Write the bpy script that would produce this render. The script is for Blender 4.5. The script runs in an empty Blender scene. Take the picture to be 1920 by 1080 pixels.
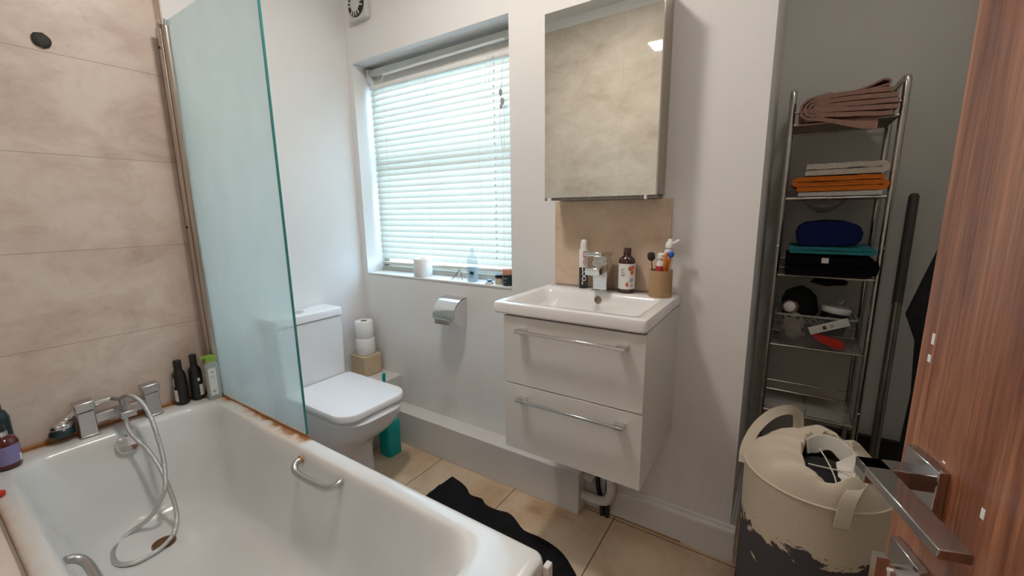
import bpy, bmesh, math, random
from mathutils import Vector, Matrix, noise
random.seed(4)
C = bpy.context.scene.collection
sc = bpy.context.scene
PI = math.pi
# ------------------------------------------------------------------ camera
cam = bpy.data.objects.new('camera', bpy.data.cameras.new('camera')); C.objects.link(cam)
cam.data.sensor_width = 36; cam.data.lens = 36*780.85/1920; cam.data.clip_start = .02
R = Matrix(((0.8367478, -0.0880905, 0.5404564), (0.5474201, 0.1590317, -0.8216083), (-0.0135738, 0.9833356, 0.1812919)))
cam.matrix_world = Matrix.Translation((2.1517, -1.6133, 1.3287)) @ R.to_4x4()
sc.camera = cam
# ------------------------------------------------------------------ world, exposure
w = bpy.data.worlds.new('world'); sc.world = w; w.use_nodes = True
w.node_tree.nodes['Background'].inputs[0].default_value = (.50, .77, 1, 1)
w.node_tree.nodes['Background'].inputs[1].default_value = 3.9
sc.view_settings.view_transform = 'Standard'; sc.view_settings.look = 'None'
sc.view_settings.gamma = 1; sc.view_settings.use_curve_mapping = False
sc.view_settings.exposure = 1.5
LAMP = 40.0      # emission of the ceiling panel
HALL_FILL = 20.0      # emission of an unseen hall light added to brighten the bathroom
# ------------------------------------------------------------------ materials
def new_mat(name):
    m = bpy.data.materials.new(name); m.use_nodes = True
    return m, m.node_tree, m.node_tree.nodes['Principled BSDF']
def mat(name, col, rough=.5, metal=0, bump=0, bscale=60, var=0, vscale=8, coat=0, trans=0, sheen=0, emit=0, spec=.5):
    m, nt, b = new_mat(name)
    b.inputs['Base Color'].default_value = (*col, 1); b.inputs['Roughness'].default_value = rough
    b.inputs['Metallic'].default_value = metal; b.inputs['Coat Weight'].default_value = coat
    b.inputs['Transmission Weight'].default_value = trans; b.inputs['Sheen Weight'].default_value = sheen
    b.inputs['Specular IOR Level'].default_value = spec
    if emit: b.inputs['Emission Color'].default_value = (*col, 1); b.inputs['Emission Strength'].default_value = emit
    tc = nt.nodes.new('ShaderNodeTexCoord')
    n = nt.nodes.new('ShaderNodeTexNoise'); nt.links.new(tc.outputs['Object'], n.inputs['Vector'])
    n.inputs['Scale'].default_value = vscale; n.inputs['Detail'].default_value = 5
    r = nt.nodes.new('ShaderNodeMix'); r.data_type = 'RGBA'
    r.inputs[6].default_value = (*[c*(1-var) for c in col], 1); r.inputs[7].default_value = (*[min(1, c*(1+var)) for c in col], 1)
    nt.links.new(n.outputs['Fac'], r.inputs[0]); nt.links.new(r.outputs[2], b.inputs['Base Color'])
    if bump:
        n2 = nt.nodes.new('ShaderNodeTexNoise'); nt.links.new(tc.outputs['Object'], n2.inputs['Vector'])
        n2.inputs['Scale'].default_value = bscale; n2.inputs['Detail'].default_value = 4
        bp = nt.nodes.new('ShaderNodeBump'); bp.inputs['Strength'].default_value = bump; bp.inputs['Distance'].default_value = .01
        nt.links.new(n2.outputs['Fac'], bp.inputs['Height']); nt.links.new(bp.outputs[0], b.inputs['Normal'])
    return m
def N(nt, t, **k):
    n = nt.nodes.new(t)
    for a, v in k.items(): setattr(n, a, v)
    return n
def ramp(nt, src, stops):
    r = N(nt, 'ShaderNodeValToRGB'); el = r.color_ramp.elements
    while len(el) < len(stops): el.new(.5)
    for e, (p, c) in zip(el, stops): e.position = p; e.color = (*c, 1) if len(c) == 3 else c
    nt.links.new(src, r.inputs[0]); return r.outputs[0]
def math_(nt, op, a, b=None, clamp=False):
    n = N(nt, 'ShaderNodeMath', operation=op, use_clamp=clamp)
    for i, v in enumerate((a, b)):
        if v is None: continue
        if isinstance(v, (int, float)): n.inputs[i].default_value = v
        else: nt.links.new(v, n.inputs[i])
    return n.outputs[0]
def mix(nt, f, a, b, mode='MIX'):
    n = N(nt, 'ShaderNodeMix', data_type='RGBA', blend_type=mode)
    for i, v in ((0, f), (6, a), (7, b)):
        if isinstance(v, (int, float)): n.inputs[i].default_value = v
        elif isinstance(v, tuple): n.inputs[i].default_value = (*v, 1)
        else: nt.links.new(v, n.inputs[i])
    return n.outputs[2]
def coords(nt):
    tc = N(nt, 'ShaderNodeTexCoord'); s = N(nt, 'ShaderNodeSeparateXYZ'); nt.links.new(tc.outputs['Object'], s.inputs[0])
    return tc.outputs['Object'], s.outputs
def tex(nt, vec, scale, detail=6, rough=.6, dist=0, mapping=None):
    if mapping:
        mp = N(nt, 'ShaderNodeMapping'); mp.inputs['Scale'].default_value = mapping; nt.links.new(vec, mp.inputs[0]); vec = mp.outputs[0]
    n = N(nt, 'ShaderNodeTexNoise'); n.inputs['Scale'].default_value = scale; n.inputs['Detail'].default_value = detail
    n.inputs['Roughness'].default_value = rough; n.inputs['Distortion'].default_value = dist
    nt.links.new(vec, n.inputs['Vector']); return n.outputs['Fac']
def grout(nt, coord, off, period, half):
    # 1 inside a joint line
    a = math_(nt, 'SUBTRACT', coord, off); a = math_(nt, 'DIVIDE', a, period); a = math_(nt, 'ADD', a, 100.5)
    a = math_(nt, 'FRACT', a); a = math_(nt, 'SUBTRACT', a, .5); a = math_(nt, 'ABSOLUTE', a)
    return math_(nt, 'LESS_THAN', a, half/period)
def tile_mat(name, cols, z0, H, rough, jointx=None, jcol=(.42, .30, .24), stretch=(1, 1, 1.5), scale=4.2):
    m, nt, b = new_mat(name); v, s = coords(nt)
    n = tex(nt, v, scale, 10, .68, .35, stretch); c = ramp(nt, n, cols)
    n2 = tex(nt, v, 22, 5, .6); sp = ramp(nt, n2, [(.62, (1, 1, 1)), (.72, (.88, .84, .8)), (.8, (.8, .74, .7))])
    c = mix(nt, .55, c, sp, 'MULTIPLY')
    g = grout(nt, s[2], z0, H, .0011) if H else None
    if jointx: 
        gx = grout(nt, s[jointx[0]], jointx[1], jointx[2], jointx[3]); g = gx if g is None else math_(nt, 'MAXIMUM', g, gx)
    c = mix(nt, g, c, jcol)
    nt.links.new(c, b.inputs['Base Color']); b.inputs['Roughness'].default_value = rough
    bp = N(nt, 'ShaderNodeBump'); bp.inputs['Strength'].default_value = .25; bp.inputs['Distance'].default_value = .003
    nt.links.new(math_(nt, 'SUBTRACT', 1, g), bp.inputs['Height']); nt.links.new(bp.outputs[0], b.inputs['Normal'])
    return m
TC = [(.25, (.50, .375, .315)), (.42, (.66, .525, .455)), (.55, (.75, .625, .55)), (.75, (.80, .71, .65))]
M = {}
M['tiles'] = tile_mat('beige marbled wall tile', TC, .862, .3445, .32)
M['tiles_front'] = tile_mat('pale marbled wall tile', [(.25, (.46, .39, .31)), (.45, (.60, .53, .45)), (.6, (.68, .61, .53)), (.8, (.76, .70, .62))], 1.575, 1.15, .035, (0, 1.08, 1.2, .0011), (.50, .44, .37))
M['splash'] = tile_mat('sand splashback tile', [(.28, (.46, .33, .23)), (.45, (.64, .48, .35)), (.6, (.72, .56, .42)), (.78, (.78, .63, .49))], 5, 9, .35, scale=5)
def floor_mat():
    m, nt, b = new_mat('sandy floor tile'); v, s = coords(nt)
    n = tex(nt, v, 3.5, 8, .6, .4); c = ramp(nt, n, [(.3, (.40, .24, .13)), (.45, (.56, .39, .25)), (.58, (.66, .50, .35)), (.75, (.70, .56, .42))])
    g = math_(nt, 'MAXIMUM', grout(nt, s[0], .681, .474, .0022), grout(nt, s[1], -.51, .474, .0022))
    c = mix(nt, g, c, (.10, .06, .04)); nt.links.new(c, b.inputs['Base Color']); b.inputs['Roughness'].default_value = .38
    return m
M['floor'] = floor_mat()
def wall_mat(name, col, dirt=.0):
    m, nt, b = new_mat(name); v, s = coords(nt)
    n = tex(nt, v, 2.2, 5, .6); c = ramp(nt, n, [(.3, tuple(x*.955 for x in col)), (.7, col)])
    if dirt:
        nd = tex(nt, v, 5, 6, .65, .3, (1, 1, .4)); low = math_(nt, 'MULTIPLY', math_(nt, 'SUBTRACT', .62, s[2]), 2.2, True)
        f = math_(nt, 'MULTIPLY', low, math_(nt, 'MULTIPLY', math_(nt, 'SUBTRACT', nd, .48), 4, True))
        c = mix(nt, math_(nt, 'MULTIPLY', f, dirt), c, (.50, .42, .34))
    nt.links.new(c, b.inputs['Base Color']); b.inputs['Roughness'].default_value = .55
    n3 = tex(nt, v, 90, 3); bp = N(nt, 'ShaderNodeBump'); bp.inputs['Strength'].default_value = .08; bp.inputs['Distance'].default_value = .004
    nt.links.new(n3, bp.inputs['Height']); nt.links.new(bp.outputs[0], b.inputs['Normal'])
    return m
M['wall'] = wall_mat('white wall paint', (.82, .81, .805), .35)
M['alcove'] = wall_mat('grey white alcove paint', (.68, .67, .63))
M['ceiling'] = mat('ceiling paint', (.84, .85, .85), .6, var=.02)
M['boxing'] = mat('satin white boxing paint', (.70, .68, .655), .4, var=.05, vscale=4)
M['skirt'] = mat('skirting paint', (.72, .71, .70), .35, var=.05, vscale=6)
def bath_mat():
    m, nt, b = new_mat('stained white enamel'); v, s = coords(nt)
    n = tex(nt, v, 14, 7, .65); n2 = tex(nt, v, 4.5, 3, .5)
    top = math_(nt, 'GREATER_THAN', s[2], .49)
    def near(d, wdt): return math_(nt, 'SUBTRACT', 1, math_(nt, 'DIVIDE', d, wdt), True)
    dx = math_(nt, 'ADD', s[0], .06)                       # from the tap end wall
    fa = math_(nt, 'MULTIPLY', near(dx, .060), 1.6)
    dg = math_(nt, 'ABSOLUTE', math_(nt, 'ADD', s[1], .846)); inx = math_(nt, 'MULTIPLY', math_(nt, 'SUBTRACT', .775, s[0]), 25, True)
    fb = math_(nt, 'MULTIPLY', math_(nt, 'MULTIPLY', near(dg, .060), inx), 1.7)
    dl = math_(nt, 'ABSOLUTE', math_(nt, 'ADD', s[1], 1.543)); fc = math_(nt, 'MULTIPLY', near(dl, .04), .75)
    f = math_(nt, 'MAXIMUM', math_(nt, 'MAXIMUM', fa, fb), fc)
    f = math_(nt, 'MULTIPLY', f, math_(nt, 'MULTIPLY', math_(nt, 'SUBTRACT', math_(nt, 'ADD', math_(nt, 'MULTIPLY', n, .4), math_(nt, 'MULTIPLY', n2, .6)), .36), 4.5, True)); f = math_(nt, 'MULTIPLY', f, top)
    c = ramp(nt, n2, [(.3, (.70, .69, .68)), (.7, (.76, .76, .75))])
    c = mix(nt, math_(nt, 'MULTIPLY', f, 1.0, True), c, ramp(nt, f, [(.15, (.74, .52, .32)), (.6, (.62, .32, .12)), (1, (.36, .14, .04))]))
    nt.links.new(c, b.inputs['Base Color']); b.inputs['Roughness'].default_value = .22; b.inputs['Coat Weight'].default_value = .3
    return m
M['bath'] = bath_mat()
M['sealant'] = mat('rusty sealant', (.50, .22, .07), .6, var=.5, vscale=30)
M['ceramic'] = mat('white ceramic', (.83, .82, .82), .12, coat=.3)
M['seat'] = mat('white plastic seat', (.84, .83, .84), .25)
M['gloss'] = mat('gloss white board', (.73, .71, .68), .18, var=.03, coat=.25)
M['chrome'] = mat('chrome', (.72, .73, .74), .12, 1)
M['dchrome'] = mat('dark polished chrome', (.42, .40, .39), .10, 1)
M['grip'] = mat('satin aluminium grip', (.55, .54, .53), .38, 1)
M['sat'] = mat('dull grey tap metal', (.56, .55, .56), .3, 1, var=.15, vscale=50)
M['hose'] = mat('hose metal', (.62, .62, .62), .28, 1, bump=.4, bscale=300)
M['alu'] = mat('anodised aluminium', (.52, .46, .41), .35, 1, var=.1)
M['alu_side'] = mat('brushed cabinet metal', (.46, .40, .34), .4, .8)
M['trimalu'] = mat('tile trim aluminium', (.55, .50, .46), .3, .9)
M['mirror'] = mat('mirror', (.90, .90, .86), .015, 1)
M['white'] = mat('matt white', (.82, .82, .80), .5)
M['paper'] = mat('toilet paper', (.84, .83, .82), .9, bump=.3, bscale=150)
M['cardboard'] = mat('cardboard', (.45, .29, .15), .8, var=.1, vscale=40)
M['black'] = mat('black plastic', (.012, .012, .013), .3)
M['blackcloth'] = mat('black cloth', (.010, .010, .012), .9, bump=.5, bscale=200, spec=.15)
M['stoneblock'] = mat('travertine block', (.58, .45, .30), .6, var=.15, vscale=25)
M['teal'] = mat('teal plastic', (.0, .36, .36), .35)
M['amber'] = mat('dark amber bottle', (.045, .012, .008), .12, coat=.5)
M['amberred'] = mat('red amber bottle', (.10, .012, .010), .12, coat=.5)
M['label'] = mat('white label', (.78, .77, .74), .5)
M['purple'] = mat('purple label', (.24, .21, .42), .5, var=.2)
M['orange'] = mat('orange print', (.62, .16, .06), .5)
M['greyprint'] = mat('grey print', (.45, .43, .42), .5)
M['darkprint'] = mat('dark print', (.05, .05, .05), .5)
M['redprint'] = mat('red print', (.5, .03, .03), .5)
M['whiteprint'] = mat('white print', (.8, .8, .8), .5)
M['green'] = mat('lime green pump plastic', (.26, .46, .06), .4)
M['orangep'] = mat('orange plastic', (.85, .22, .02), .35)
M['bluep'] = mat('blue plastic', (.02, .12, .60), .35)
M['cyanp'] = mat('light blue plastic', (.04, .30, .60), .35)
M['bristle'] = mat('dark bristles', (.03, .025, .02), .9)
M['candle'] = mat('dark blue green jar', (.010, .035, .042), .25)
M['copperlid'] = mat('wooden copper lid', (.52, .24, .15), .45)
M['cream'] = mat('cream balm', (.60, .52, .38), .4)
M['wire'] = mat('tarnished wire', (.20, .18, .16), .35, 1, var=.3, vscale=40)
M['rack'] = mat('tarnished chrome rack', (.50, .48, .45), .2, 1, var=.25, vscale=40)
M['towelpink'] = mat('dusty pink towel', (.44, .25, .20), .95, bump=.8, bscale=260, sheen=.1, var=.1)
M['towelcream'] = mat('cream towel', (.66, .60, .52), .95, bump=.8, bscale=260)
M['towelwhite'] = mat('white towel', (.74, .72, .68), .95, bump=.8, bscale=260)
M['towelorange'] = mat('orange towel', (.78, .20, .02), .95, bump=.8, bscale=260)
M['towelnavy'] = mat('navy towel', (.010, .020, .10), .95, bump=.8, bscale=260, spec=.1)
M['towelteal'] = mat('teal towel', (.03, .28, .32), .95, bump=.8, bscale=260)
M['towelgrey'] = mat('grey cloth', (.40, .38, .36), .95, bump=.6, bscale=200)
M['towelblack'] = mat('black towel', (.008, .008, .011), .95, bump=.8, bscale=260, spec=.1)
M['tan'] = mat('tan cloth', (.33, .20, .10), .9, bump=.4)
M['red'] = mat('red glossy packet', (.62, .03, .02), .25, bump=.4, bscale=60)
M['blind'] = None
def blind_mat():
    m, nt, b = new_mat('white blind slat')
    d = N(nt, 'ShaderNodeBsdfDiffuse'); d.inputs[0].default_value = (.78, .78, .75, 1)
    t = N(nt, 'ShaderNodeBsdfTranslucent'); t.inputs[0].default_value = (.88, .88, .82, 1)
    x = N(nt, 'ShaderNodeMixShader'); x.inputs[0].default_value = .30
    nt.links.new(d.outputs[0], x.inputs[1]); nt.links.new(t.outputs[0], x.inputs[2])
    nt.links.new(x.outputs[0], nt.nodes['Material Output'].inputs[0]); return m
M['blind'] = blind_mat()
def pane_mat():
    m, nt, b = new_mat('window pane'); g = N(nt, 'ShaderNodeBsdfGlossy'); g.inputs['Roughness'].default_value = .02
    t = N(nt, 'ShaderNodeBsdfTransparent'); x = N(nt, 'ShaderNodeMixShader'); x.inputs[0].default_value = .06
    nt.links.new(t.outputs[0], x.inputs[1]); nt.links.new(g.outputs[0], x.inputs[2])
    nt.links.new(x.outputs[0], nt.nodes['Material Output'].inputs[0]); return m
M['pane'] = pane_mat()
def screen_mat(name='cloudy green tinted glass', tint=(.50, .66, .66)):
    m, nt, b = new_mat(name); v, s = coords(nt)
    t = N(nt, 'ShaderNodeBsdfTranslucent'); t.inputs[0].default_value = (.84, .95, .95, 1)
    d = N(nt, 'ShaderNodeBsdfDiffuse'); d.inputs[0].default_value = (.62, .73, .735, 1)
    tr = N(nt, 'ShaderNodeBsdfTransparent'); tr.inputs[0].default_value = (.80, .96, .97, 1)
    g = N(nt, 'ShaderNodeBsdfGlossy'); g.inputs['Roughness'].default_value = .06
    a = N(nt, 'ShaderNodeMixShader'); a.inputs[0].default_value = .3
    nt.links.new(t.outputs[0], a.inputs[1]); nt.links.new(d.outputs[0], a.inputs[2])
    c = N(nt, 'ShaderNodeMixShader')
    f = ramp(nt, tex(nt, v, 3, 4, .6, 0, (1, 1, .5)), [(.3, (.44,)*3), (.7, (.52,)*3)]); nt.links.new(f, c.inputs[0])
    nt.links.new(a.outputs[0], c.inputs[1]); nt.links.new(tr.outputs[0], c.inputs[2])
    e = N(nt, 'ShaderNodeMixShader'); fr = N(nt, 'ShaderNodeFresnel'); fr.inputs[0].default_value = 1.4
    nt.links.new(fr.outputs[0], e.inputs[0]); nt.links.new(c.outputs[0], e.inputs[1]); nt.links.new(g.outputs[0], e.inputs[2])
    ge = N(nt, 'ShaderNodeNewGeometry'); clr = N(nt, 'ShaderNodeBsdfTransparent'); ex = N(nt, 'ShaderNodeMixShader')   # light leaving the sheet passes unchanged
    nt.links.new(ge.outputs['Backfacing'], ex.inputs[0]); nt.links.new(e.outputs[0], ex.inputs[1]); nt.links.new(clr.outputs[0], ex.inputs[2])
    nt.links.new(ex.outputs[0], nt.nodes['Material Output'].inputs[0]); return m
M['screen'] = screen_mat()
M['screenedge'] = mat('green glass edge', (.05, .27, .26), .2)
def clear_mat(name, col, op=.25):
    m, nt, b = new_mat(name); b.inputs['Base Color'].default_value = (*col, 1); b.inputs['Roughness'].default_value = .08
    t = N(nt, 'ShaderNodeBsdfTransparent'); t.inputs[0].default_value = (*[min(1, c*.3+.7) for c in col], 1); x = N(nt, 'ShaderNodeMixShader'); x.inputs[0].default_value = op
    nt.links.new(t.outputs[0], x.inputs[1]); nt.links.new(b.outputs[0], x.inputs[2])
    nt.links.new(x.outputs[0], nt.nodes['Material Output'].inputs[0]); return m
M['clear'] = clear_mat('clear plastic', (.75, .82, .84), .28)
M['clearblue'] = clear_mat('pale blue liquid', (.45, .62, .72), .35)
M['milky'] = clear_mat('milky plastic', (.55, .60, .56), .7)
M['basketp'] = clear_mat('clear basket plastic', (.62, .60, .58), .10)
def wood_mat():
    m, nt, b = new_mat('brown wood veneer'); v, s = coords(nt)
    n = tex(nt, v, 7, 8, .62, .9, (5, 5, .28)); c = ramp(nt, n, [(.3, (.17, .055, .028)), (.45, (.30, .110, .055)), (.56, (.42, .175, .090)), (.72, (.54, .260, .14))])
    n2 = tex(nt, v, 30, 6, .7, .2, (6, 6, .12)); c = mix(nt, .75, c, ramp(nt, n2, [(.38, (.45, .38, .36)), (.6, (1.0, .98, .95))]), 'MULTIPLY')
    nt.links.new(c, b.inputs['Base Color']); b.inputs['Roughness'].default_value = .36; b.inputs['Specular IOR Level'].default_value = .6
    return m
M['wood'] = wood_mat()
def bag_mat():
    m, nt, b = new_mat('canvas with dark print'); v, s = coords(nt)
    wv = tex(nt, v, 300, 2); c = ramp(nt, wv, [(.3, (.50, .43, .335)), (.7, (.60, .525, .42))])
    n = tex(nt, v, 9, 8, .62, .5, (1, 1, 1.5)); big = tex(nt, v, 3.2, 2, .5)
    band = math_(nt, 'MINIMUM', math_(nt, 'MULTIPLY', math_(nt, 'SUBTRACT', .44, s[2]), 4), .20)
    f = math_(nt, 'ADD', math_(nt, 'MULTIPLY', n, 1.5), math_(nt, 'MULTIPLY', big, .35)); f = math_(nt, 'ADD', f, band)
    f = math_(nt, 'MULTIPLY', math_(nt, 'SUBTRACT', f, .925), 40, True)
    c = mix(nt, f, c, (.055, .05, .058)); nt.links.new(c, b.inputs['Base Color']); b.inputs['Roughness'].default_value = .9
    return m
M['bag'] = bag_mat()
M['canvas'] = mat('canvas', (.60, .525, .42), .9, bump=.08, bscale=260)
M['lining'] = mat('white lining', (.72, .69, .64), .9)
M['bagdark'] = mat('dark clothes', (.01, .01, .012), .9)
M['cord'] = mat('cream cord', (.66, .6, .5), .9)
M['alcovefill'] = mat('alcove fill glow', (1, .93, .85), .5, emit=12)  # glow of the extra panel added to lift the alcove
M['lamp'] = mat('lamp diffuser', (1, .93, .85), .5, emit=LAMP)
M['hall'] = mat('hall fill glow', (1, .88, .76), .5, emit=HALL_FILL)
M['pole'] = mat('grey steel pole', (.30, .28, .26), .35, .8, var=.2)
M['vent'] = mat('grimy white vent', (.62, .61, .60), .5, var=.15, vscale=30)
M['ventdark'] = mat('dark vent slots', (.03, .02, .02), .7)
M['frame'] = mat('yellowed window frame paint', (.58, .54, .48), .5, var=.15, vscale=12)
M['flex'] = mat('grey white pipe', (.68, .66, .63), .35)

# ------------------------------------------------------------------ mesh tools
class MB:
    def __init__(s): s.bm = bmesh.new()
    def box(s, x0, x1, y0, y1, z0, z1, rot=None, piv=None):
        vs = [s.bm.verts.new((x, y, z)) for z in (z0, z1) for x, y in ((x0, y0), (x1, y0), (x1, y1), (x0, y1))]
        for f in ((3, 2, 1, 0), (4, 5, 6, 7), (0, 1, 5, 4), (1, 2, 6, 5), (2, 3, 7, 6), (3, 0, 4, 7)): s.bm.faces.new([vs[i] for i in f])
        if rot:
            p = Vector(piv or ((x0+x1)/2, (y0+y1)/2, (z0+z1)/2))
            for v in vs: v.co = p + rot @ (v.co-p)
        return s
    def rings(s, rings, cap0=True, cap1=True, closed=True):
        L = [[s.bm.verts.new(p) for p in r] for r in rings]
        n = len(L[0])
        for a, b in zip(L, L[1:]):
            for i in range(n if closed else n-1):
                j = (i+1) % n; s.bm.faces.new((a[i], a[j], b[j], b[i]))
        if cap0 and closed: s.bm.faces.new(L[0][::-1])
        if cap1 and closed: s.bm.faces.new(L[-1])
        return s
    def lathe(s, prof, c=(0, 0, 0), n=32, cap0=True, cap1=True, axis=None):
        q = axis.to_track_quat('Z', 'Y') if axis is not None else None
        rs = []
        for r, z in prof:
            ring = [Vector((r*math.cos(2*PI*i/n), r*math.sin(2*PI*i/n), z)) for i in range(n)]
            if q: ring = [q @ p for p in ring]
            rs.append([p+Vector(c) for p in ring])
        return s.rings(rs, cap0, cap1)
    def tube(s, pts, r, n=10, smooth=0):
        pts = [Vector(p) for p in pts]
        if smooth: pts = spline(pts, smooth)
        rs = []; up = None
        for i, p in enumerate(pts):
            t = (pts[min(i+1, len(pts)-1)]-pts[max(i-1, 0)]).normalized()
            if up is None: up = t.orthogonal().normalized()
            up = (up-t*up.dot(t)).normalized(); b = t.cross(up)
            rr = r[i*(len(r)-1)//max(1, len(pts)-1)] if isinstance(r, list) else r
            rs.append([p+(up*math.cos(2*PI*k/n)+b*math.sin(2*PI*k/n))*rr for k in range(n)])
        return s.rings(rs)
    def ribbon(s, pts, width_vec, thick, smooth=4):
        pts = spline([Vector(p) for p in pts], smooth) if smooth else [Vector(p) for p in pts]
        rs = []
        for i, p in enumerate(pts):
            t = (pts[min(i+1, len(pts)-1)]-pts[max(i-1, 0)]).normalized()
            wv = t.cross(Vector((0, 1, -.3))).normalized()*width_vec if isinstance(width_vec, float) else Vector(width_vec); nn = t.cross(wv).normalized()*thick/2
            rs.append([p-wv/2-nn, p+wv/2-nn, p+wv/2+nn, p-wv/2+nn])
        return s.rings(rs)
    def prism(s, pts, z0, z1):
        return s.rings([[Vector((x, y, z0)) for x, y in pts], [Vector((x, y, z1)) for x, y in pts]])
    def ball(s, c, r, n=12, sc=(1, 1, 1)):
        rs = []
        for j in range(1, n):
            a = PI*j/n
            rs.append([Vector((c[0]+r*sc[0]*math.sin(a)*math.cos(2*PI*i/16), c[1]+r*sc[1]*math.sin(a)*math.sin(2*PI*i/16), c[2]-r*sc[2]*math.cos(a))) for i in range(16)])
        return s.rings(rs)
    def build(s, name, m, parent=None, bevel=0, smooth=False, sub=0, seg=2):
        bmesh.ops.recalc_face_normals(s.bm, faces=s.bm.faces)
        me = bpy.data.meshes.new(name); s.bm.to_mesh(me); s.bm.free()
        o = bpy.data.objects.new(name, me); C.objects.link(o)
        me.materials.append(M[m] if isinstance(m, str) else m)
        if parent: o.parent = parent; o.matrix_parent_inverse = Matrix.Translation(-parent.location)
        if bevel:
            b = o.modifiers.new('bevel', 'BEVEL'); b.width = bevel; b.segments = seg; b.limit_method = 'ANGLE'
        if sub:
            b = o.modifiers.new('sub', 'SUBSURF'); b.levels = sub; b.render_levels = sub
        if smooth or bevel:
            for f in me.polygons: f.use_smooth = True
            if not sub:
                try:
                    me.set_sharp_from_angle(angle=math.radians(42 if not bevel else 60))
                except Exception: pass
        return o
def spline(pts, k):
    out = []
    n = len(pts)
    for i in range(n-1):
        p0, p1, p2, p3 = pts[max(i-1, 0)], pts[i], pts[i+1], pts[min(i+2, n-1)]
        for j in range(k):
            t = j/k
            out.append(.5*((2*p1)+(p2-p0)*t+(2*p0-5*p1+4*p2-p3)*t*t+(3*p1-p0-3*p2+p3)*t**3))
    out.append(pts[-1]); return out
def rrect(x0, x1, y0, y1, r, z, n=6):
    # r = (r at x0y0, x1y0, x1y1, x0y1)
    if not isinstance(r, tuple): r = (r,)*4
    P = []
    for (cx, cy, sx, sy, a0), q in zip(((x0, y0, 1, 1, PI), (x1, y0, -1, 1, 1.5*PI), (x1, y1, -1, -1, 0), (x0, y1, 1, -1, .5*PI)), r):
        for k in range(n+1):
            a = a0+.5*PI*k/n
            P.append(Vector((cx+sx*q+q*math.cos(a), cy+sy*q+q*math.sin(a), z)))
    return P
def thing(name, label, cat, loc, group=None):
    o = bpy.data.objects.new(name, None); C.objects.link(o); o.location = loc; o.empty_display_size = .05
    o['label'] = label; o['category'] = cat
    if group: o['group'] = group
    return o
def tag(o, label, cat, group=None):
    o['label'] = label; o['category'] = cat
    if group: o['group'] = group
    return o
def struct(o, label=None):
    o['kind'] = 'structure'
    if label: o['label'] = label
    return o
def text(body, size, loc, right, up, m, parent, name='lettering', thick=.0004, align='CENTER'):
    cu = bpy.data.curves.new('t', 'FONT'); cu.body = body; cu.size = size; cu.extrude = thick; cu.align_x = align; cu.align_y = 'CENTER'; cu.offset = size*.012
    to = bpy.data.objects.new('t', cu); C.objects.link(to); dg = bpy.context.evaluated_depsgraph_get()
    me = bpy.data.meshes.new_from_object(to.evaluated_get(dg)); bpy.data.objects.remove(to)
    o = bpy.data.objects.new(name, me); C.objects.link(o); me.materials.clear(); me.materials.append(M[m])
    r = Vector(right).normalized(); u = Vector(up).normalized(); nn = r.cross(u)
    mt = Matrix((r, u, nn)).transposed().to_4x4(); me.transform(Matrix.Translation(Vector(loc)) @ mt)
    o.parent = parent; o.matrix_parent_inverse = Matrix.Translation(-parent.location); return o
def curved_text(body, size, c, R, z, ang, m, parent, vertical=False, name='lettering'):
    # lettering wrapped on a cylinder of radius R about c
    cu = bpy.data.curves.new('t', 'FONT'); cu.body = body; cu.size = size; cu.align_x = 'CENTER'; cu.align_y = 'CENTER'; cu.offset = size*.03
    to = bpy.data.objects.new('t', cu); C.objects.link(to); dg = bpy.context.evaluated_depsgraph_get()
    me = bpy.data.meshes.new_from_object(to.evaluated_get(dg)); bpy.data.objects.remove(to)
    for v in me.vertices:
        x, y = v.co.x, v.co.y
        if vertical: x, y = -y, x
        a = ang + x/R
        v.co = Vector((c[0]+R*math.cos(a), c[1]+R*math.sin(a), z+y))
    o = bpy.data.objects.new(name, me); C.objects.link(o); me.materials.clear(); me.materials.append(M[m])
    o.parent = parent; o.matrix_parent_inverse = Matrix.Translation(-parent.location); return o

# ------------------------------------------------------------------ the setting
H = 2.75; YF = -1.75
struct(MB().box(-.2, 2.83, -1.9, .85, -.1, 0).build('floor', 'floor'))
struct(MB().box(-.2, 2.83, -1.9, .85, H, H+.1).build('ceiling', 'ceiling'))
struct(MB().box(-.2, 0, -.8425, .0, 0, H).build('wall_left', 'wall'))
wl = struct(MB().box(-.2, -.07, -1.9, -.8425, 0, H).build('wall_left_bath_end', 'wall'))
MB().box(-.07, -.06, YF, -.843, .40, H).box(-.06, 0.0, -.847, -.843, .522, H).build('tiles', 'tiles', wl)
WX0, WX1, WZ0, WZ1 = .047, 1.091, .977, 2.149
wb = MB().box(-.2, WX0, 0, .25, 0, H).box(WX1, 2.07, 0, .25, 0, H).box(WX0, WX1, 0, .25, 0, WZ0-.012).box(WX0, WX1, 0, .25, WZ1, H).box(1.95, 2.07, .25, .7, 0, H)
struct(wb.build('wall_back', 'wall'))
sl = MB().box(WX0, WX1, -.004, .19, WZ0-.012, WZ0).build('window_sill', 'skirt', bevel=.003)
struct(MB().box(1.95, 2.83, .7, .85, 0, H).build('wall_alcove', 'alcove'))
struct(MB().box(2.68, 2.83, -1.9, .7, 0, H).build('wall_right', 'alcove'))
DX0, DX1, DZ = 1.78, 2.53, 2.06
wf = MB().box(-.07, DX0, -1.87, YF-.01, 0, H).box(DX1, 2.68, -1.87, YF-.01, 0, H).box(DX0, DX1, -1.87, YF-.01, DZ, H)
wf = struct(wf.build('wall_front', 'wall'))
MB().box(-.06, DX0, YF-.01, YF, 0, 2.68).build('tiles', 'tiles_front', wf)
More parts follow.
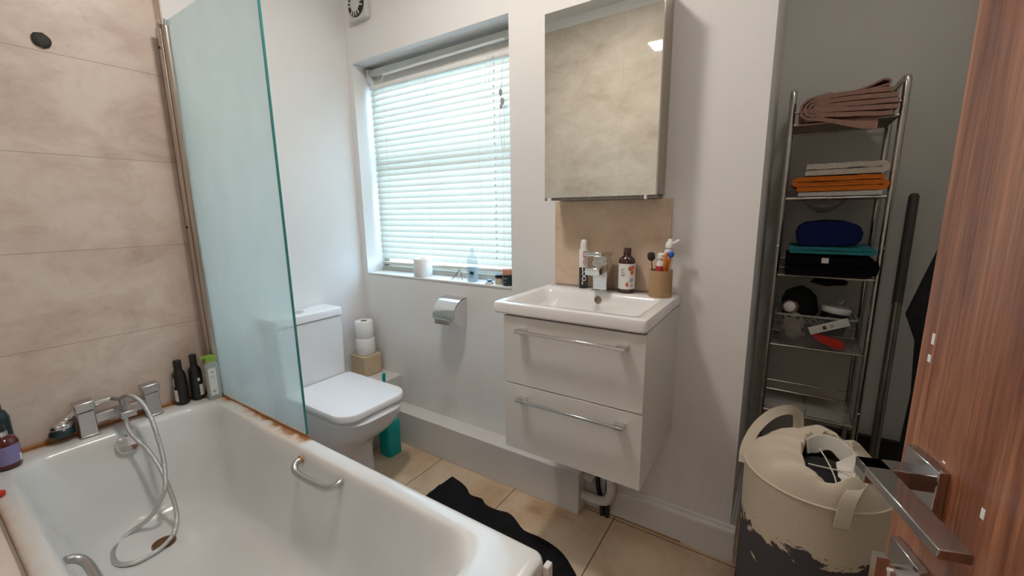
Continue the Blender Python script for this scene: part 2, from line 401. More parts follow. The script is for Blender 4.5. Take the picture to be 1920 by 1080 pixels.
# the hall beyond the doorway
hl = struct(MB().box(1.3, 3.0, -3.3, -3.2, 0, H).box(1.2, 1.3, -3.3, -1.87, 0, H).box(3.0, 3.1, -3.3, -1.87, 0, H).box(2.83, 3.0, -1.9, -1.87, 0, H).build('wall_hall', 'wall'))
struct(MB().box(1.2, 3.1, -3.3, -1.9, -.1, 0).build('floor_hall', 'wood'))
struct(MB().box(1.2, 3.1, -3.3, -1.9, H, H+.1).build('ceiling_hall', 'ceiling'))
# boxings and skirting
struct(MB().box(.286, 1.489, -.098, 0, 0, .198).build('trim_1', 'boxing', bevel=.003), 'white boxed-in pipe ledge running low along the window wall')
struct(MB().box(0, .286, -.235, 0, 0, .372).build('trim_2', 'boxing', bevel=.003), 'taller white boxed-in ledge in the corner beside the toilet')
pr = [(0, 0), (-.018, 0), (-.018, .118), (-.016, .126), (-.009, .132), (-.006, .142), (0, .146)]
def skirt(name, a, b, nx, ny):
    mb = MB(); rs = []
    for p in (a, b): rs.append([Vector((p[0]-nx*q[0], p[1]-ny*q[0], q[1])) for q in pr])
    mb.rings(rs); return struct(mb.build(name, 'skirt', smooth=False))
skirt('baseboard_back', (1.489, 0), (2.088, 0), 0, -1)
skirt('baseboard_return', (2.07, 0), (2.07, .7), 1, 0)
skirt('baseboard_alcove', (2.088, .7), (2.68, .7), 0, -1)
skirt('baseboard_right', (2.68, .7), (2.68, -1.75), -1, 0)
MB().box(1.489, 1.9, -.0195, -.0181, 0, .006).build('trim_3', 'tan')['kind'] = 'structure'
# tiled ledge between bath and front wall
tl = struct(MB().box(-.06, DX0-.02, YF, -1.549, 0, .535).build('trim_4', 'tiles'))
MB().box(-.06, DX0-.02, -1.549, -1.5445, .50, .538).build('metal_edge', 'trimalu', tl)
# door frame
struct(MB().box(DX0-.03, DX0, -1.88, -1.735, 0, DZ).box(DX1, DX1+.03, -1.88, -1.735, 0, DZ).box(DX0-.03, DX1+.03, -1.88, -1.735, DZ, DZ+.03).build('trim_5', 'skirt', bevel=.002))

# ------------------------------------------------------------------ window
wn = struct(MB().box(WX0, WX0+.05, .13, .19, WZ0, WZ1).box(WX1-.05, WX1, .13, .19, WZ0, WZ1).box(WX0, WX1, .13, .19, WZ0, WZ0+.05).box(WX0, WX1, .13, .19, WZ1-.05, WZ1).build('window_1', 'frame', bevel=.003))
MB().box(WX0+.05, WX1-.05, .14, .18, 1.585, 1.63).build('meeting_rail', 'frame', wn, bevel=.003)
MB().box(WX0+.04, WX1-.04, .158, .162, WZ0+.04, WZ1-.04).build('pane', 'pane', wn)
sl.parent = wn
MB().box(WX0+.01, WX1-.005, .114, .1295, WZ0, WZ0+.03).build('bottom_bead', 'frame', wn, bevel=.002)

# ------------------------------------------------------------------ blind
BX0, BX1, BY = .075, 1.062, .100
bl = thing('venetian_blind', 'white slatted venetian blind hanging in the window recess', 'blind', ((BX0+BX1)/2, BY, 1.02))
MB().box(BX0, BX1, .088, .123, 2.098, 2.128).build('headrail', 'blind', bl, bevel=.002)
MB().box(BX0-.015, BX0+.006, .078, .126, 2.055, 2.13).build('bracket', 'vent', bl, bevel=.002)
MB().box(BX1-.008, BX1+.012, .078, .126, 2.055, 2.13).build('bracket', 'vent', bl, bevel=.002)
MB().box(BX0+.005, BX1-.008, .116, .128, 2.04, 2.098).build('valance', 'frame', bl)
MB().tube([(BX0+.12, .086, 2.085), (BX1-.05, .086, 2.095)], .0055).build('tilt_rod', 'white', bl, smooth=True)
MB().tube([(BX0+.12, .086, 2.085), (BX0+.115, .084, 2.07), (BX0+.118, .082, 2.05), (BX0+.13, .084, 2.04)], .0022, smooth=4).build('hook', 'chrome', bl, smooth=True)
MB().box(BX0, BX1, .084, .108, 2.022, 2.045).build('top_bar', 'white', bl, bevel=.004)
pitch = .0322; zt = 2.008; nsl = 30; first = None
def slat_mesh(zc, tilt, dip=0):
    wd = .040; rs = []
    for i, x in enumerate([BX0+(BX1-BX0)*k/20 for k in range(21)]):
        ring = []
        sag = dip*math.sin(PI*i/20)
        top = []; bot = []
        for k in range(7):
            u = k/6-.5
            y = u*wd*math.cos(tilt); z = u*wd*math.sin(tilt); c = .003*(1-4*u*u)
            top.append(Vector((x, BY+y-c*math.sin(tilt), zc+z+c*math.cos(tilt)-sag)))
            bot.append(Vector((x, BY+y-c*math.sin(tilt)+.0006*math.sin(tilt), zc+z+c*math.cos(tilt)-.0006*math.cos(tilt)-sag)))
        rs.append(top+bot[::-1])
    return MB().rings(rs)
zs = []
for k in range(nsl):
    z = zt-pitch*k
    ti = math.radians(66+random.uniform(-2.5, 2.5)-(6 if k > 25 else 0))
    slat_mesh(z, ti, random.uniform(-.0008, .0015)).build('slat', 'blind', bl, smooth=True)
zb = zt-pitch*(nsl-1)-.043
MB().box(BX0, BX1, .090, .112, zb-.008, zb+.008, Matrix.Rotation(math.radians(-.6), 3, 'Y')).build('bottom_rail', 'frame', bl, bevel=.003)
for x in (.195, .52, .86):
    for dy in (-.0215, .0215): MB().tube([(x, BY+dy, 2.03), (x, BY+dy, zb)], .0007, 5).build('ladder_cord', 'cord', bl)
MB().tube([(1.0, .075, 2.07), (.995, .074, 1.8), (1.0, .074, 1.5), (.998, .075, 1.2), (1.0, .078, 1.08)], .0008, 5, smooth=4).build('lift_cord', 'cord', bl)
MB().tube([(.93, .076, 2.07), (.925, .05, 1.95), (.94, .05, 1.9), (.95, .05, 1.95), (.945, .076, 2.07)], .0009, 5, smooth=5).build('lift_cord', 'cord', bl)
bd = MB()
for k in range(30): bd.ball((.955+.002*math.sin(k), .074, 2.03-.032*k), .0045, 6, (1, 1, 1.6))
bd.build('bead_chain', 'white', bl, smooth=True)
MB().tube([(1.018, .072, 2.05), (1.018, .05, 1.9), (1.01, .05, 1.84), (1.004, .05, 1.74), (1.012, .05, 1.62), (1.024, .05, 1.62), (1.028, .05, 1.75), (1.018, .05, 1.84)], .0011, 5, smooth=5).build('pull_cord', 'cord', bl)
MB().ball((1.01, .05, 1.86), .011, 8, (.7, .7, 1.5)).ball((1.007, .069, 1.825), .010, 8, (.9, .7, 1.6)).ball((1.012, .05, 1.80), .006, 8, (1, 1, 2)).build('cord_knot', 'towelgrey', bl, smooth=True)

# ------------------------------------------------------------------ lamps
cl = thing('ceiling_light', 'square white ceiling light panel over the toilet side of the room', 'light', (1.13, -.87, H))
MB().box(1.01, 1.25, -.99, -.75, H-.03, H).build('housing', 'white', cl, bevel=.004)
MB().box(1.025, 1.235, -.975, -.765, H-.034, H-.0302).build('diffuser', 'lamp', cl)
c2_ = thing('ceiling_light', 'added fill light panel on the ceiling brightening the alcove', 'light', (2.4, -.55, H))  # out of view, added only to light up the dark alcove
MB().box(2.31, 2.49, -.64, -.46, H-.03, H).build('housing', 'white', c2_, bevel=.004)
MB().box(2.32, 2.48, -.63, -.47, H-.034, H-.0302).build('diffuser', 'alcovefill', c2_)
hl2 = thing('ceiling_light', 'unseen square fill light added in the hall beyond the doorway', 'light', (2.15, -2.5, H))  # added fill out of view, sends light in through the doorway
MB().box(2.0, 2.3, -2.65, -2.35, H-.03, H).build('housing', 'white', hl2, bevel=.004)
MB().box(2.02, 2.28, -2.63, -2.37, H-.034, H-.0302).build('diffuser', 'hall', hl2)
fan = thing('extractor_fan', 'grimy white extractor fan high on the window wall near the corner', 'fan', (.157, -.03, 2.33))
MB().box(.085, .228, -.03, 0, 2.335, 2.478).build('housing', 'vent', fan, bevel=.006)
MB().lathe([(.060, 0), (.060, .006), (.053, .009)], (.157, -.03, 2.407), 40, axis=Vector((0, -1, 0))).build('grille', 'ventdark', fan, smooth=True)
sp = MB().lathe([(.036, 0), (.036, .012), (.02, .016)], (.157, -.03, 2.407), 32, axis=Vector((0, -1, 0)))
for k in range(16):
    a = 2*PI*k/16+.1
    if k % 5 == 4: continue
    sp.box(.157+.03, .157+.057, -.041, -.0305, 2.4035, 2.4105, Matrix.Rotation(-a, 3, 'Y'), (.157, -.036, 2.407))
sp.build('cover', 'vent', fan)

# ------------------------------------------------------------------ bath
X0, X1, Y0, Y1, RZ = -.058, 1.735, -1.5435, -.838, .514
bath = thing('bathtub', 'white bathtub with rust-stained rim along the beige tiled wall', 'bathtub', ((X0+X1)/2, (Y0+Y1)/2, 0))
def ins(a, z, r, dx0=0, dx1=0, dy0=0, dy1=0): return rrect(X0+a+dx0, X1-a-dx1, Y0+a+dy0, Y1-a-dy1, r, z, 8)
rg = [ins(.012, .455, .02), ins(0, .457, .03), ins(-.0, .50, .03), ins(.004, .510, .03), ins(.012, RZ, .03),
      rrect(.045, 1.600, -1.497, -.890, .10, RZ, 8), rrect(.055, 1.590, -1.490, -.898, .10, RZ-.004, 8), rrect(.066, 1.575, -1.482, -.907, .105, RZ-.02, 8),
      rrect(.075, 1.550, -1.473, -.916, .11, RZ-.06, 8), rrect(.105, 1.50, -1.450, -.935, .13, .36, 8), rrect(.135, 1.44, -1.418, -.952, .15, .25, 8),
      rrect(.165, 1.36, -1.40, -.972, .16, .185, 8), rrect(.20, 1.30, -1.375, -1.0, .16, .158, 8), rrect(.25, 1.24, -1.34, -1.04, .13, .148, 8), rrect(.4, 1.1, -1.25, -1.13, .05, .145, 8)]
tub = MB().rings(rg, False, True).build('tub', 'bath', bath, smooth=True)
md = tub.modifiers.new('sub', 'SUBSURF'); md.levels = md.render_levels = 1
pn = MB().box(.0, X1-.012, Y1-.022, Y1-.010, 0, .456).box(X1-.024, X1-.012, Y0, Y1-.022, 0, .456).build('panel', 'skirt', bath, bevel=.002)
MB().box(X1-.004, X1+.012, Y1-.02, Y1+.004, 0, .49).build('corner_strip', 'skirt', bath, bevel=.003)
MB().lathe([(.037, 0), (.037, .004), (.031, .009), (.012, .006), (0.001, .006)], (.088, -1.198, .462), 36, cap1=False, axis=Vector((1, 0, .18))).build('overflow', 'chrome', bath, smooth=True)
MB().lathe([(.036, 0), (.036, .003), (.028, .004), (.024, .0015), (.001, .0015)], (.338, -1.205, .147), 32, cap1=False).build('drain', mat('brown tarnished drain', (.20, .10, .045), .4, .7, var=.5, vscale=60), bath, smooth=True)
def grip(pts): return MB().tube(pts, [.009]+[.011]*10+[.009], 12, smooth=6).build('grip_handle', 'grip', bath, smooth=True)
grip([(.800, -.912, .486), (.796, -.932, .480), (.808, -.946, .468), (.835, -.950, .461), (.915, -.950, .461), (.990, -.946, .466), (1.022, -.932, .477), (1.024, -.912, .484)])
MB().lathe([(.014, 0), (.014, .005)], (.799, -.913, .486), 16, axis=Vector((0, -1, 0))).build('grip_boss', 'sealant', bath)
grip([(.690, -1.476, .472), (.687, -1.462, .464), (.697, -1.449, .455), (.725, -1.443, .45), (.80, -1.443, .45), (.88, -1.449, .455), (.905, -1.462, .464), (.905, -1.476, .472)])
# sealant lines
MB().box(-.056, -.044, -1.54, -.85, .5135, .522).box(-.05, .73, -.846, -.8395, .512, .5195).build('sealant', 'sealant', bath)

# ------------------------------------------------------------------ glass screen
gs = thing('bath_screen', 'cloudy green-tinted glass bath screen standing on the bath rim', 'shower screen', (.36, -.825, .52))
MB().box(.035, .7185, -.845, -.839, .520, 2.085).build('glass_pane', 'screen', gs)
MB().box(.7187, .7235, -.8455, -.8385, .520, 2.085).build('glass_edge', 'screenedge', gs)
MB().box(.0, .03, -.870, -.849, .53, 2.075).build('wall_profile', 'alu', gs, bevel=.003)
MB().box(-.058, -.0005, -.853, -.8485, .53, 2.075).build('wall_channel', 'trimalu', gs)
MB().lathe([(.013, .53), (.013, 2.062)], (.040, -.852, 0), 20).build('hinge_tube', 'alu', gs, smooth=True)
MB().lathe([(.018, 2.062), (.018, 2.082), (.012, 2.086)], (.036, -.852, 0), 20).build('hinge_cap', 'chrome', gs, smooth=True)
MB().box(.046, .050, -.852, -.8455, .52, 2.075).build('gasket', 'black', gs)
for z in (1.985, 1.28): MB().lathe([(.005, 0), (.005, .002)], (.008, -.8705, z), 12, axis=Vector((0, -1, 0))).build('screw_cap', 'ventdark', gs)
# shower outlet stub on tiles
kb = MB().lathe([(.024, 0), (.025, .004), (.022, .010), (.012, .014), (.001, .014)], (-.06, -1.186, 1.93), 14, cap1=False, axis=Vector((1, 0, 0)))
for v in kb.bm.verts: v.co += Vector((0, .003*noise.noise(v.co*90), .004*noise.noise(v.co*80+Vector((5, 5, 5)))))
tag(kb.build('wall_fixing', mat('dark corroded fixing', (.05, .055, .045), .7, .3, var=.4, vscale=60), smooth=True), 'dark corroded round fixing high on the beige tiled wall', 'wall fixing')

# ------------------------------------------------------------------ bath tap with handset
tp = thing('bath_mixer_tap', 'square grey bath shower mixer tap on the rusty tap end of the bath', 'tap', (.0, -1.18, .515))
for (yc, dz) in ((-1.281, 0), (-1.085, 0)):
    MB().box(-.022, .022, yc-.024, yc+.024, .5155, .612).box(-.026, .026, yc-.028, yc+.028, .5155, .521).build('pillar', 'sat', tp, bevel=.003)
    MB().box(-.027, .027, yc-.028, yc+.028, .615, .650, Matrix.Rotation(.06, 3, 'X')).build('handle', 'sat', tp, bevel=.004)
MB().box(-.018, .018, -1.258, -1.108, .556, .592).build('body', 'sat', tp, bevel=.003)
MB().box(.018, .105, -1.205, -1.158, .574, .600, Matrix.Rotation(.08, 3, 'Y')).build('spout', 'sat', tp, bevel=.003)
MB().lathe([(.009, 0), (.009, .03), (.006, .034)], (.03, -1.180, .60), 16).build('diverter_knob', 'sat', tp, smooth=True)
hose = [(-.012, -1.20, .628), (.03, -1.185, .63), (.06, -1.175, .646), (.09, -1.163, .648), (.12, -1.146, .625), (.15, -1.134, .569), (.18, -1.132, .498), (.21, -1.133, .417), (.24, -1.144, .354), (.27, -1.16, .312), (.262, -1.185, .26), (.235, -1.208, .21), (.205, -1.246, .178), (.205, -1.287, .160), (.244, -1.321, .157), (.302, -1.332, .156), (.342, -1.325, .156), (.373, -1.296, .156), (.377, -1.256, .156), (.369, -1.216, .158), (.342, -1.177, .165), (.315, -1.153, .192), (.285, -1.142, .235), (.257, -1.143, .297), (.22, -1.151, .383), (.17, -1.167, .454), (.13, -1.188, .503), (.1, -1.194, .54), (.088, -1.19, .573)]
MB().tube(hose, .0078, 12, smooth=6).build('shower_hose', 'hose', tp, smooth=True)
hs = thing('shower_handset', 'chrome and black shower handset lying beside the bath tap', 'shower head', (-.03, -1.33, .515))
MB().tube([(-.012, -1.20, .628), (-.026, -1.24, .622), (-.034, -1.29, .612), (-.034, -1.325, .585)], [.010, .011, .012, .016], 14, smooth=5).build('handle', 'chrome', hs, smooth=True)
MB().ball((-.018, -1.342, .572), .034, 12, (.85, 1.0, .62)).build('head', 'chrome', hs, smooth=True)
MB().ball((-.012, -1.345, .553), .034, 12, (.9, 1.05, .68)).build('face_plate', 'candle', hs, smooth=True)

# ------------------------------------------------------------------ bottles on the bath
def bottle(name, label, c, prof, m, parts=(), n=28, sq=None, cat='bottle'):
    t = thing(name, label, cat, c)
    mb = MB().lathe(prof, c, n)
    if sq:
        for v in mb.bm.verts:
            v.co.x = c[0]+(v.co.x-c[0])*sq[0]; v.co.y = c[1]+(v.co.y-c[1])*sq[1]
    mb.build('body', m, t, smooth=True)
    for (pn_, pr_, pm_) in parts:
        mb = MB().lathe(pr_, c, n)
        if sq:
            for v in mb.bm.verts: v.co.x = c[0]+(v.co.x-c[0])*sq[0]; v.co.y = c[1]+(v.co.y-c[1])*sq[1]
        mb.build(pn_, pm_, t, smooth=True)
    return t
RZ1 = RZ+.0015
def label_patch(t, c, R_, z0, z1, a0, a1, m, name='label', k=14):
    mb = MB(); rs = []
    for r_ in (R_, R_+.0007):
        pass
    A = [a0+(a1-a0)*i/k for i in range(k+1)]
    rings = []
    for a in A:
        ca, sa = math.cos(a), math.sin(a)
        z0_, z1_ = z0+c[2], z1+c[2]
        rings.append([Vector((c[0]+R_*ca, c[1]+R_*sa, z0_)), Vector((c[0]+(R_+.0007)*ca, c[1]+(R_+.0007)*sa, z0_)), Vector((c[0]+(R_+.0007)*ca, c[1]+(R_+.0007)*sa, z1_)), Vector((c[0]+R_*ca, c[1]+R_*sa, z1_))])
    mb.rings(rings); return mb.build(name, m, t, smooth=True)
bp_ = [(.020, 0), (.024, .003), (.0245, .12), (.022, .14), (.014, .155), (.012, .158)]
c1 = (-.012, -.977, RZ1); b1 = bottle('shampoo_bottle', 'black bottle nearer the bath tap, its white label at the bottom left', c1, bp_, 'black', [('cap', [(.0145, .156), (.0145, .196), (.012, .199)], 'black')])
label_patch(b1, c1, .0248, .018, .070, -1.8, -.85, 'label'); label_patch(b1, c1, .0248, .085, .125, -1.8, -1.15, 'greyprint')
c2 = (-.010, -.919, RZ1); b2 = bottle('shampoo_bottle', 'black bottle standing between the other black bottle and the green-topped bottle', c2, bp_, 'black', [('cap', [(.0135, .156), (.0135, .205), (.011, .208)], 'black')])
label_patch(b2, c2, .0248, .02, .07, .05, .9, 'label'); label_patch(b2, c2, .0248, .088, .102, -.1, .25, 'whiteprint', 'logo')
c3 = (.047, -.874, RZ1)
b3 = thing('soap_bottle', 'clear rectangular bottle with a lime green pump top beside the glass screen', 'bottle', c3)
MB().rings([rrect(c3[0]-.018, c3[0]+.018, -.901, -.850, .012, RZ1+z, 5) for z in (0, .16)]+[rrect(c3[0]-.012, c3[0]+.012, -.892, -.858, .01, RZ1+.172, 5)]).build('body', 'milky', b3, smooth=True)
MB().box(c3[0]+.0185, c3[0]+.0195, -.896, -.866, RZ1+.02, RZ1+.145).build('label', 'label', b3)
for q_ in ((-.888, -.876, .034, .044), (-.892, -.872, .10, .102), (-.892, -.872, .107, .109), (-.888, -.873, .124, .130)):
    MB().box(c3[0]+.0196, c3[0]+.0199, q_[0], q_[1], RZ1+q_[2], RZ1+q_[3]).build('print', 'greyprint', b3)
MB().rings([rrect(c3[0]-.014, c3[0]+.014, -.897, -.853, .011, RZ1+z, 5) for z in (.172, .196)]+[rrect(c3[0]-.006, c3[0]+.006, -.886, -.866, .005, RZ1+.20, 5)]).box(c3[0]-.007, c3[0]+.007, -.915, -.868, RZ1+.192, RZ1+.202).build('pump', 'green', b3, smooth=True)
c4 = (.05, -1.487, RZ1)
b4 = bottle('conditioner_bottle', 'dark red bottle with purple label and silver collar in the tub corner', c4, [(.028, 0), (.034, .004), (.036, .02), (.036, .085), (.030, .10), (.016, .108), (.015, .112)], 'amberred', [('collar', [(.0165, .110), (.0165, .126)], 'chrome'), ('cap', [(.0145, .126), (.0145, .14), (.010, .15)], 'black')])
label_patch(b4, c4, .0364, .018, .08, -1.2, 1.1, 'purple'); label_patch(b4, c4, .0372, .018, .042, .82, 1.08, 'label', 'barcode_panel')
c5 = (-.018, -1.485, RZ1)
b5 = bottle('shower_gel_bottle', 'tall dark bottle behind the red one with the purple label', c5, [(.028, 0), (.032, .005), (.032, .15), (.025, .172), (.018, .178)], 'candle', [('cap', [(.019, .178), (.019, .198)], 'black')])
tag(MB().lathe([(.012, 0), (.013, .003), (.013, .012)], (.26, -1.528, RZ1), 16).build('plastic_piece', 'red', smooth=True), 'small red plastic piece at the very left edge of the bath rim', 'plastic piece')

# ------------------------------------------------------------------ toilet
to = thing('toilet', 'white close-coupled toilet with its lid down beside the glass screen', 'toilet', (.35, -.452, 0))
yc = -.452
def sec(x0, x1, hy, rf, rb, z): return rrect(x0, x1, yc-hy, yc+hy, (rb, rf, rf, rb), z, 7)
MB().rings([sec(.16, .455, .112, .045, .02, .0), sec(.16, .452, .110, .045, .02, .10), sec(.16, .462, .116, .06, .02, .17), sec(.15, .50, .135, .09, .02, .215), sec(.145, .57, .158, .12, .02, .265), sec(.14, .625, .174, .125, .02, .32), sec(.14, .655, .182, .125, .02, .37), sec(.14, .662, .184, .125, .02, .405), sec(.145, .655, .178, .12, .02, .412)]).build('bowl', 'ceramic', to, smooth=True)
MB().rings([sec(.17, .645, .176, .10, .02, .413), sec(.17, .647, .178, .10, .02, .424)]).build('seat', 'seat', to, smooth=True)
MB().rings([sec(.165, .645, .184, .085, .02, .427), sec(.16, .650, .188, .088, .022, .432), sec(.16, .650, .188, .088, .022, .452), sec(.163, .645, .184, .085, .02, .459), sec(.18, .625, .168, .07, .015, .4615)]).build('lid', 'seat', to, smooth=True)
def cs(x1, hy, z, r=.02): return rrect(.004, x1, yc-hy, yc+hy, (.004, r, r, .004), z, 5)
MB().rings([cs(.15, .165, .405), cs(.158, .176, .46), cs(.160, .178, .785)]).build('cistern', 'ceramic', to, smooth=True)
MB().rings([cs(.160, .178, .787), cs(.166, .183, .791), cs(.166, .183, .822), cs(.163, .180, .828), cs(.155, .172, .830)]).build('cistern_lid', 'ceramic', to, smooth=True)
MB().lathe([(.024, .830), (.024, .834), (.020, .837), (.001, .836)], (.085, yc-.02, 0), 28, cap1=False).build('flush_button', 'chrome', to, smooth=True)
tb = thing('toilet_brush', 'teal toilet brush in its teal holder behind the toilet bowl', 'toilet brush', (.395, -.205, 0))
MB().rings([rrect(.345, .435, -.245, -.158, .014, z) for z in (0, .19)]+[rrect(.35, .43, -.24, -.163, .012, .20)]).build('holder', 'teal', tb, smooth=True)
MB().tube([(.375, -.195, .2), (.368, -.195, .36), (.366, -.195, .43), (.37, -.195, .465)], [.007, .007, .010, .008], 12, smooth=3).build('handle', 'teal', tb, smooth=True)
# block and rolls on the ledge
sb = MB().box(.02, .145, -.150, -.025, .3735, .495).build('tile_block', 'stoneblock', bevel=.005)
tag(sb, 'beige stone-like block carrying two toilet rolls in the corner', 'block')
def roll(c, label, group=None, r=.055, h=.10):
    t = thing('toilet_roll', label, 'toilet roll', c, group)
    MB().lathe([(.02, 0), (r-.002, 0), (r, .003), (r, h-.003), (r-.002, h), (.02, h), (.02, 0)], c, 36, False, False).build('paper', 'paper', t, smooth=True)
    MB().lathe([(.0198, .001), (.0198, h-.001), (.018, h-.001), (.018, .001), (.0198, .001)], c, 24, False, False).build('core', 'cardboard', t, smooth=True)
    return t
roll((.083, -.085, .4965), 'lower toilet roll of the pair stacked on the beige block')
roll((.083, -.085, .598), 'upper toilet roll of the pair stacked on the beige block', r=.052)
roll((.465, .047, WZ0+.0005), 'toilet roll standing on the window sill', r=.051)

# ------------------------------------------------------------------ toilet roll holder
th = thing('toilet_roll_holder', 'chrome toilet roll holder with curved cover on the wall below the sill', 'toilet roll holder', (.745, -.01, .80))
MB().box(.672, .812, -.003, 0, .80, .900).build('wall_plate', 'chrome', th, bevel=.002)
cv = []
for k in range(13):
    a = math.radians(90-k*95/12); cv.append((-.003-.105*math.cos(a)*1.0, .805+.095*math.sin(a)))
rs = [[Vector((x, y, z)) for (y, z) in cv]+[Vector((x, y+.0015, z-.0015)) for (y, z) in cv[::-1]] for x in (.672, .808)]
MB().rings(rs).build('cover', 'chrome', th, smooth=True)
MB().box(.69, .792, -.1145, -.1115, .772, .800).build('cover_lip', 'chrome', th, bevel=.002)
dp = [(y, z) for y, z in [(0, .90)]+[(-.052+.052*math.cos(math.radians(a)), .812+.052*math.sin(math.radians(a))) for a in range(-10, -190, -15)]+[(-.10, .84), (-.08, .865), (-.05, .885)]]
MB().rings([[Vector((x, y, z)) for y, z in dp] for x in (.8085, .8115)]).build('side_plate', 'chrome', th, smooth=False)
MB().tube([(.8085, -.055, .825), (.75, -.055, .825)], .005, 12).ball((.752, -.055, .825), .009, 8).build('arm', 'chrome', th, smooth=True)

# ------------------------------------------------------------------ vanity and basin
vn = thing('vanity_unit', 'wall-hung white gloss vanity unit with two drawers under the basin', 'cabinet', (1.59, -.22, .469))
VX0, VX1, VY = 1.342, 1.838, -.437
MB().box(VX0, VX1, VY+.02, -.001, .471, .974).build('carcass', 'gloss', vn, bevel=.001)
for z0, z1, hz in ((.7235, .970, .905), (.469, .7205, .655)):
    d = MB().box(VX0-.001, VX1+.001, VY, VY+.0185, z0, z1).build('drawer', 'gloss', vn, bevel=.0015)
    hb = MB().box(1.405, 1.79, VY-.036, VY-.026, hz+.018, hz+.027).box(1.405, 1.438, VY-.032, VY-.0005, hz+.014, hz+.027).box(1.757, 1.79, VY-.032, VY-.0005, hz+.014, hz+.027)
    h = hb.build('handle', 'chrome', d, bevel=.0015)
BX_0, BX_1, BD, BZ = 1.300, 1.842, -.447, 1.017
bs = thing('washbasin', 'white rectangular ceramic washbasin on top of the vanity', 'basin', (1.57, -.22, .976))
def b_(x0, x1, y0, y1, r, z): return rrect(x0, x1, y0, y1, r, z, 6)
MB().rings([b_(BX_0+.006, BX_1-.006, BD+.006, -.001, .012, .976), b_(BX_0, BX_1, BD, -.001, .014, .982), b_(BX_0, BX_1, BD, -.001, .014, 1.008), b_(BX_0+.003, BX_1-.003, BD+.003, -.003, .014, 1.0145), b_(BX_0+.01, BX_1-.01, BD+.01, -.006, .014, BZ),
    b_(1.337, 1.806, -.415, -.122, .025, BZ), b_(1.342, 1.801, -.410, -.127, .025, BZ-.004), b_(1.352, 1.79, -.40, -.133, .03, BZ-.02), b_(1.385, 1.757, -.375, -.142, .05, .955), b_(1.43, 1.71, -.345, -.155, .05, .925), b_(1.50, 1.64, -.28, -.20, .02, .920)], False, True).build('bowl', 'ceramic', bs, smooth=True)
MB().lathe([(.014, 0), (.014, .003), (.009, .004), (.008, .0), (.001, -.002)], (1.571, -.1345, .992), 24, cap1=False, axis=Vector((0, -1, .15))).build('overflow_ring', mat('worn overflow ring', (.28, .22, .17), .4, .8), bs, smooth=True)
MB().lathe([(.022, .9215), (.022, .925), (.001, .926)], (1.571, -.235, 0), 24, cap1=False).build('plug', 'chrome', bs, smooth=True)
ft = thing('basin_mixer_tap', 'square chrome mixer tap on the back edge of the washbasin', 'tap', (1.56, -.065, BZ))
MB().box(1.529, 1.596, -.106, -.034, BZ+.0005, BZ+.006).build('base', 'chrome', ft, bevel=.002)
MB().rings([[Vector((x, y, z)) for x, y in ((1.535-a, -.100-b), (1.590, -.100-b), (1.590, -.040), (1.535-a, -.040))] for z, a, b in ((BZ+.006, 0, 0), (BZ+.10, .003, .0), (BZ+.118, .004, 0))]).build('body', 'chrome', ft, bevel=.003)
MB().box(1.533, 1.590, -.178, -.09, BZ+.082, BZ+.110, Matrix.Rotation(.10, 3, 'X'), (1.56, -.08, BZ+.098)).build('spout', 'chrome', ft, bevel=.003)
MB().box(1.538, 1.586, -.098, -.044, BZ+.117, BZ+.140).build('neck', 'chrome', ft, bevel=.002)
MB().box(1.531, 1.590, -.158, -.040, BZ+.139, BZ+.155, Matrix.Rotation(-.06, 3, 'X')).build('lever', 'chrome', ft, bevel=.003)
# splashback and mirror cabinet
tag(MB().box(1.323, 1.796, -.012, 0, 1.018, 1.366).build('splashback', 'splash', bevel=.001), 'sand-coloured tile splashback above the washbasin', 'splashback')
mc = thing('mirror_cabinet', 'mirrored bathroom cabinet hanging above the washbasin', 'mirror cabinet', (1.55, 0, 1.378))
MB().box(1.339, 1.765, -.112, -.0005, 1.380, 2.036).build('carcass', 'alu_side', mc, bevel=.001)
MB().box(1.350, 1.755, -.10, -.002, 1.368, 1.3795).build('underside', 'towelgrey', mc)
MB().box(1.337, 1.767, -.131, -.1125, 1.378, 2.038).build('mirror_door', 'mirror', mc, bevel=.0008)
MB().box(1.337, 1.3385, -.1315, -.113, 1.366, 1.3795).box(1.728, 1.736, -.1315, -.118, 1.364, 1.3778).build('door_pull', 'whiteprint', mc)

# things on the basin
tpz = BZ+.0005
tt = thing('toothpaste_pump', 'black and white tube reading TOOTHPASTE standing behind the basin tap', 'toothpaste', (1.474, -.052, tpz))
cc = (1.474, -.052, tpz)
MB().lathe([(.016, 0), (.018, .003), (.018, .085)], cc, 28).build('lower_body', 'black', tt, smooth=True)
MB().lathe([(.018, .0852), (.018, .152), (.0155, .158)], cc, 28).build('upper_body', 'label', tt, smooth=True)
MB().lathe([(.0145, .158), (.013, .185), (.010, .193), (.005, .196)], cc, 24).build('cap', 'white', tt, smooth=True)
va = math.atan2(-1.56, .68)
curved_text('TOOT', .0245, cc, .0185, tpz+.050, va+.2, 'whiteprint', tt, True)
curved_text('HPASTE', .0175, cc, .0185, tpz+.121, va+.25, 'redprint', tt, True)
bb = (1.655, -.062, tpz)
hw = bottle('hand_wash_bottle', 'dark amber bottle with white label printed with orange fruit, right of the basin tap', bb, [(.026, 0), (.031, .004), (.031, .118), (.029, .128), (.016, .14), (.0135, .143)], 'amber', [('cap', [(.0145, .142), (.0145, .166), (.012, .170)], 'amber')], 36)
label_patch(hw, bb, .0313, .016, .112, va-1.35, va+1.35, 'label', k=28)
